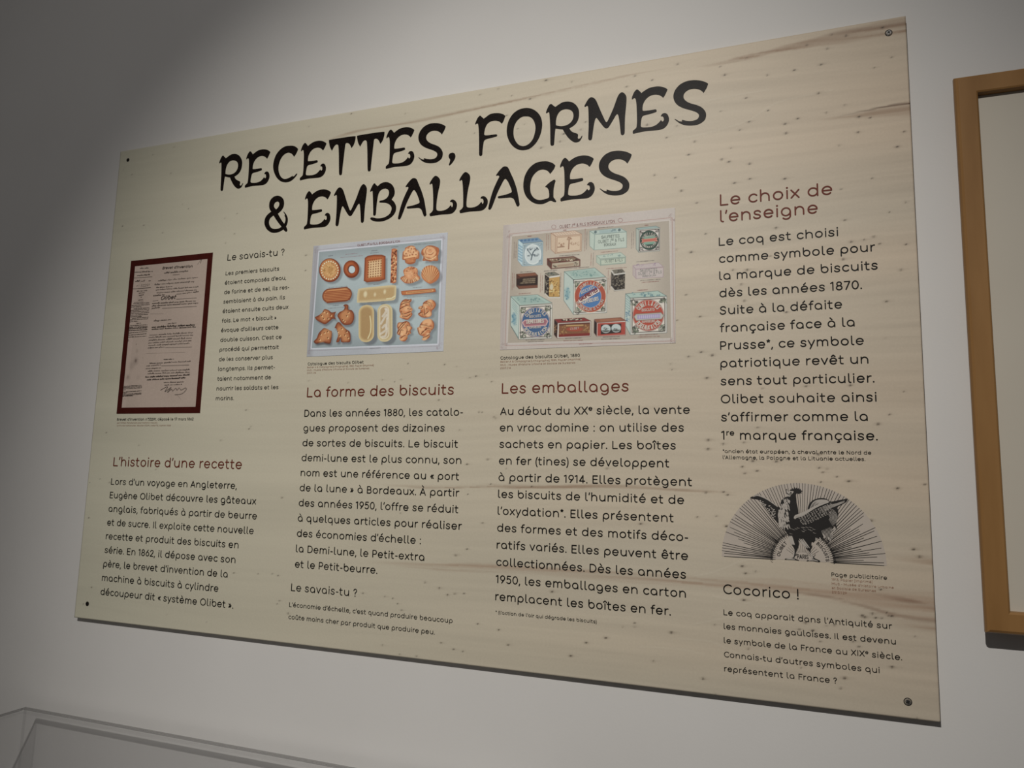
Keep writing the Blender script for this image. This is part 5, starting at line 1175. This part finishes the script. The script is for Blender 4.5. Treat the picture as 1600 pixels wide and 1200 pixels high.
for k in range(45):                                             # the scalloped inner arch
    a = math.radians(180 * k / 44)
    p = lambda r: (ric + r * math.cos(a), fc[1] + r * math.sin(a))
    ribbon(b, [p(ri * 1.0), p(ri * .90)], [.0009, .0003], .0005, 0, cap=False)
    a2 = math.radians(180 * (k + .5) / 44)
    ribbon(b, arc(ric + ri * math.cos(a2), fc[1] + ri * math.sin(a2), .0030, .0030, math.degrees(a2) - 90, math.degrees(a2) + 90, 6), .0004, .0005, 0, cap=False)
for k in range(15):                                             # small sunburst behind the legs
    a = math.radians(35 + 110 * k / 14)
    ribbon(b, [(ric + .012 * math.cos(a), fc[1] + .012 * math.sin(a)), (ric + .026 * math.cos(a), fc[1] + .026 * math.sin(a))], [.0004, .0003], .0005, 0, cap=False)
b.build('fan_rays', ck_ink, ck)
b = MB()
arc_text(b, "OLIBET", (ric, fc[1]), ri * .76, 172, 131, .0034, .26, .0005)
arc_text(b, "BISCUITS", (ric, fc[1]), ri * .76, 53, 2, .0034, .26, .0005)
a_, c_ = zr([(672, 1090), (828, 1098)])
fit_text(b, "PARIS", a_[0], c_[0], (a_[1] + c_[1]) / 2, .0046, .2, .0005)
b.build('arch_lettering', ck_ink, ck)
# the bird
b = MB()
body = [(515,128,1),(532,130),(552,158),(575,160),(566,146,1),(585,126,1),(598,136,1),(608,106,1),(620,128,1),(634,94,1),(646,120,1),(664,102,1),(672,124,1),(692,110,1),(700,130,1),(720,124,1),(722,142,1),(744,152,1),(726,164,1),(736,182,1),(706,182,1),(690,193,1),(666,184),(655,205),(660,260),(665,320),(682,390),(690,462),(700,475),(770,445),(812,428),(818,385),(840,330),(885,285),(935,262),(1000,250),(1065,258),(1110,282),(1130,300),(1200,290),(1290,272),(1376,258,1),(1355,300),(1300,335),(1240,365),(1225,380),(1240,420),(1240,490),(1218,580),(1205,615),(1222,640),(1222,700,1),(1205,660),(1182,630),(1150,690),(1135,740),(1150,790),(1125,862,1),(1095,840),(1072,790),(1045,765),(1020,830,1),(1000,810),(975,820),(955,800),(930,830),(900,868,1),(875,860),(868,900),(880,930),(855,985),(880,1040),(905,1060),(918,1025,1),(924,1040,1),(908,1080),(985,1118),(982,1138),(930,1132),(880,1122),(800,1126,1),(815,1114),(868,1102),(880,1085),(855,1020),(836,985),(800,955),(770,920),(735,880),(690,832),(697,880),(685,940),(662,985),(650,1030),(670,1028,1),(672,1040,1),(648,1048),(634,1085),(692,1110),(690,1118),(640,1110),(560,1106),(500,1105,1),(508,1090),(560,1086),(605,1080),(622,1040),(636,980),(618,930),(588,890),(560,820),(545,750),(520,720),(488,690),(440,620),(412,545),(398,480),(415,420),(440,368),(440,320),(470,262),(510,238),(540,226),(524,195),(520,160)]
fill(b, zr(outline(body, 3)), n=.0009)
wing = [(18,240,1),(70,222),(115,205),(180,222),(260,262),(330,310),(400,365),(430,385),(405,480),(418,600,1),(365,555),(300,480),(235,385),(150,285),(80,262),(38,260,1)]
fill(b, zr(outline(wing, 3)), n=.00092)
b.build('cockerel', ck_ink, ck)
b = MB()
disc(b, zr([(584, 174)])[0], .0010, .0016)
ribbon(b, zr(spline([(560, 186), (575, 192), (592, 186)])), .0006, .0016)
b.build('eye', ck_ink, ck)
b = MB()
def lt(pts, w=.0009, taper=True):
    q = spline(pts, k=4); n = len(q)
    ww = [w * math.sin(math.pi * (.12 + .76 * i / (n - 1))) if taper else w for i in range(n)]
    ribbon(b, zr(q), ww, .0010, 0, cap=False)
lr = random.Random(12)
for x, y in [(lr.uniform(415, 570), lr.uniform(330, 640)) for _ in range(95)]:                 # breast feathers
    if x > 560 - (y - 330) * .02 or x < 405 + abs(y - 470) * .12: continue
    L = lr.uniform(30, 62); d = .12 + (x - 400) / 700
    lt([(x, y), (x + L * .12, y + L * .5), (x + L * d, y + L)], lr.uniform(.0011, .0022))
lt([(425, 420), (410, 480), (422, 550), (450, 620)], .0012)
for k in range(30):                                                                             # neck hackles
    x, y = lr.uniform(470, 560), lr.uniform(245, 340)
    lt([(x, y), (x + 8, y + 18), (x + 10, y + 36)], lr.uniform(.0008, .0015))
lt([(632, 535), (650, 500), (720, 478), (810, 440), (900, 385), (1000, 340), (1110, 305)], .0036)  # leading edge of the wing
lt([(640, 545), (660, 520), (730, 500), (820, 455)], .0014)
for k in range(15):                                                                             # coverts of the near wing
    for j in range(8):
        x = 690 + k * 33 + j * 9; top = 512 - (x - 660) * .47; y = top + 26 + j * 19
        if x > 1130 or y > 640 - (x - 690) * .22: continue
        x += lr.uniform(-5, 5); y += lr.uniform(-3, 3); L = lr.uniform(16, 26)
        lt([(x, y), (x + L * .5, y + 5), (x + L, y - L * .25)], lr.uniform(.0005, .0008))
for k in range(16):                                                                             # dark belly, a few strokes
    x, y = lr.uniform(560, 900), lr.uniform(640, 740); lt([(x, y), (x + 20, y + 12), (x + 44, y + 14)], .0004)
for k in range(7):                                                                              # long flight feathers
    lt([(960 + k * 12, 400 + k * 12), (1100, 352 + k * 9), (1230, 322 + k * 5), (1330, 285 + k * 4)], .0004)
for k in range(7):                                                                              # tail sickles
    r = 40 + k * 16
    lt([(1090 + r * math.cos(math.radians(t)), 520 + r * .95 * math.sin(math.radians(t))) for t in (-70, -45, -15, 15, 40, 62)], .00065)
for k in range(6):
    lt([(850 + k * 22, 395 - k * 8), (890 + k * 16, 320 + k * 8), (960 + k * 10, 282 + k * 8), (1060, 280 + k * 7), (1110, 296 + k * 3)], .0017 if k % 2 == 0 else .0008)
for k in range(9): lt([(1010 + k * 16, 700 - k * 6), (1030 + k * 17, 760), (1050 + k * 12, 800 + k * 4)], .0007)
for x, y in ((930, 800), (985, 795), (1040, 745), (1050, 770), (1105, 790), (1125, 810), (1190, 650), (1180, 680)): lt([(x, y), (x + 4, y + 20), (x - 2, y + 42)], .0016)
for x in (560, 578, 594): lt([(x, 775), (x + 14, 830), (x + 40, 900)], .0022)
for x in (700, 722, 748): lt([(x, 815), (x + 45, 880), (x + 95, 945)], .0018)
for p in ([(632, 985), (622, 1040), (612, 1078)], [(858, 1010), (880, 1060), (892, 1095)], [(520, 1098), (580, 1094), (640, 1100)], [(830, 1118), (890, 1108), (960, 1126)]): lt(p, .0016)
for k in range(44):                                                                             # scales on the far wing
    t = lr.random(); s_ = lr.uniform(-1, 1)
    x = 130 + 260 * t; y = 262 + 235 * t + s_ * (12 + 70 * t)
    lt([(x - 9, y - 3), (x, y + 5), (x + 9, y + 1)], .0011)
lt([(60, 232), (120, 214), (190, 234), (280, 282), (400, 372)], .0018)
for p in ([(535, 150), (550, 178), (575, 180)], [(560, 200), (572, 185), (590, 175)], [(545, 205), (560, 222), (580, 212)], [(592, 158), (608, 165), (622, 162)], [(528, 140), (536, 160), (532, 180)]): lt(p, .0022)
for q in ([(545, 168), (566, 152), (592, 156), (612, 172), (600, 194), (576, 204), (552, 194)], [(528, 190), (540, 200), (546, 222), (534, 232), (524, 212)]):
    fill(b, zr(outline(q, 3)), n=.0013)
b.build('feather_highlight', ck_light, ck)
# ------------------------------------------------------------------ the framed picture at the right
oak_m = mat('oak', (.30, .165, .06), .40, .3)
noise_color(oak_m, (.240, .122, .040), (.340, .184, .068), 1.0, (22, 22, 3.2), 5, bump=.05)
fz, dep = .024, .034                                             # face of the frame in front of the panel's face; depth of the moulding
tl, bl = P(1494.5, 119.5, fz), P(1537.5, 989, fz)
itl, ibl = P(1530.5, 143, fz), P(1579.5, 956, fz)
fu0 = (tl[0] + bl[0]) / 2; iu0 = (itl[0] + ibl[0]) / 2
ft, fb = tl[1], bl[1]; it, ib = itl[1], ibl[1]
rail = ((iu0 - fu0) + (ft - it) + (ib - fb)) / 3
fu1 = fu0 + .82
frame = empty('picture_frame', W((fu0 + fu1) / 2, fb, WN), 'light oak picture frame with a blank pale mount, cut off by the right edge', 'picture frame')
def rail_piece(a, c, ia, ic, name='frame_rail'):
    """mitred rail: outer edge a-c, inner edge ia-ic, round over on the face"""
    b = MB()
    A0, C0, I0, J0 = np.array(a), np.array(c), np.array(ia), np.array(ic)
    prof = [(.40, -.012), (.40, .008), (.05, .0095), (0, .0135), (0, .0185), (.06, .0222), (.16, .024), (.90, .024), (.97, .0228), (1, .0205), (1, -.012)]
    s0 = [W(*(A0 + (I0 - A0) * t), n) for t, n in prof]; s1 = [W(*(C0 + (J0 - C0) * t), n) for t, n in prof]
    k = len(prof)
    b.faces(s0 + s1, [(i, i + 1, k + i + 1, k + i) for i in range(k - 1)] + [(k - 1, 0, k, 2 * k - 1), tuple(range(k))[::-1], tuple(range(k, 2 * k))])
    o = b.build(name, oak_m, frame)
    bm = bmesh.new(); bm.from_mesh(o.data); bmesh.ops.recalc_face_normals(bm, faces=bm.faces); bm.to_mesh(o.data); bm.free()
    return o
O1, O2, O3, O4 = (fu0, fb), (fu1, fb), (fu1, ft), (fu0, ft)
I1, I2, I3, I4 = (fu0 + rail, fb + rail), (fu1 - rail, fb + rail), (fu1 - rail, ft - rail), (fu0 + rail, ft - rail)
rail_piece(O1, O2, I1, I2); rail_piece(O2, O3, I2, I3); rail_piece(O3, O4, I3, I4); rail_piece(O4, O1, I4, I1)
mount_m = noise_color(mat('mount_card', (.52, .49, .43), .7, .2), (.545, .50, .425), (.575, .53, .455), 4)
b = MB(); b.box((I1[0] - .004, -.013, I1[1] + PANEL_Z - .004), (I3[0] + .004, -.008, I3[1] + PANEL_Z + .004)); b.build('mount', mount_m, frame)
# ------------------------------------------------------------------ the glass display case at the lower left, standing before the wall
glass_m = bpy.data.materials.new('clear_acrylic'); glass_m.use_nodes = True
nt = glass_m.node_tree; N = nt.nodes; L = nt.links; N.clear()
out = N.new('ShaderNodeOutputMaterial'); tr = N.new('ShaderNodeBsdfTransparent'); gl = N.new('ShaderNodeBsdfGlossy'); mx = N.new('ShaderNodeMixShader'); fr_ = N.new('ShaderNodeLayerWeight'); pw_ = N.new('ShaderNodeMath'); ma_ = N.new('ShaderNodeMath')
pw_.operation = 'POWER'; pw_.inputs[1].default_value = 5; ma_.operation = 'MULTIPLY_ADD'; ma_.inputs[1].default_value = .7; ma_.inputs[2].default_value = .03
L.new(fr_.outputs['Facing'], pw_.inputs[0]); L.new(pw_.outputs[0], ma_.inputs[0])
tr.inputs[0].default_value = (.972, .972, .974, 1); gl.inputs['Roughness'].default_value = .02
L.new(ma_.outputs[0], mx.inputs[0]); L.new(tr.outputs[0], mx.inputs[1]); L.new(gl.outputs[0], mx.inputs[2]); L.new(mx.outputs[0], out.inputs[0])
def edge_mat(name, c, a):
    m = bpy.data.materials.new(name); m.use_nodes = True
    nt = m.node_tree; N = nt.nodes; L = nt.links; N.clear()
    out = N.new('ShaderNodeOutputMaterial'); tr = N.new('ShaderNodeBsdfTransparent'); df = N.new('ShaderNodeBsdfPrincipled'); mx = N.new('ShaderNodeMixShader')
    df.inputs['Base Color'].default_value = (*c, 1); df.inputs['Roughness'].default_value = .35
    mx.inputs[0].default_value = a
    L.new(tr.outputs[0], mx.inputs[1]); L.new(df.outputs[0], mx.inputs[2]); L.new(mx.outputs[0], out.inputs[0])
    return m
edge_m = edge_mat('polished_acrylic_edge', (.20, .195, .19), .46)
seam_m = edge_mat('glued_acrylic_seam', (.20, .195, .19), .11)
cn = .027                                                        # back of the case in front of the panel's face
cu, cv = P(40, 1104.5, cn)
ctop = cv + PANEL_Z
cz0, depth, width = .70, .45, 1.10
case = empty('display_case', (cu + width / 2, -cn - depth / 2, 0), 'clear glass display case on a white plinth, close to the wall below the panel', 'display case')
plinth_m = noise_color(mat('plinth_paint', (.6, .59, .58), .6, .3), (.57, .56, .55), (.63, .62, .61), 5)
b = MB(); b.box((cu, -cn - depth, 0), (cu + width, -cn, cz0)); b.build('plinth', plinth_m, case, bevel=.003)
x0, x1, y0, y1, t = cu, cu + width, -cn - depth, -cn, .005
for nm, lo, hi in (('top_pane', (x0 + t, y0 + t, ctop - t), (x1 - t, y1 - t, ctop)), ('back_pane', (x0 + t, y1 - t, cz0), (x1 - t, y1, ctop - t)), ('front_pane', (x0 + t, y0, cz0), (x1 - t, y0 + t, ctop - t)),
                   ('side_pane', (x0, y0 + t, cz0), (x0 + t, y1 - t, ctop - t)), ('side_pane', (x1 - t, y0 + t, cz0), (x1, y1 - t, ctop - t))):
    b = MB(); b.box(lo, hi); b.build(nm, glass_m, case)
e, h = .0085, .0026                                             # glued edges: semi-opaque strips, shaped to cast the case's shadow lines on the wall
for k, (lo, hi) in enumerate((((x0, y1 - e, ctop - h), (x1, y1, ctop)), ((x0, y0 + e, ctop - .004), (x0 + .0035, y1 - e, ctop)), ((x0, y0, ctop - h), (x1, y0 + e, ctop)), ((x1 - .0035, y0 + e, ctop - .004), (x1, y1 - e, ctop)),
               ((x0, y1 - .003, cz0), (x0 + .004, y1, ctop - h)), ((x1 - .004, y1 - .003, cz0), (x1, y1, ctop - h)), ((x0, y0, cz0), (x0 + .004, y0 + .003, ctop - h)), ((x1 - .004, y0, cz0), (x1, y0 + .003, ctop - h)))):
    b = MB(); b.box(lo, hi); b.build('polished_edge' if k < 4 else 'glued_seam', edge_m if k < 4 else seam_m, case)
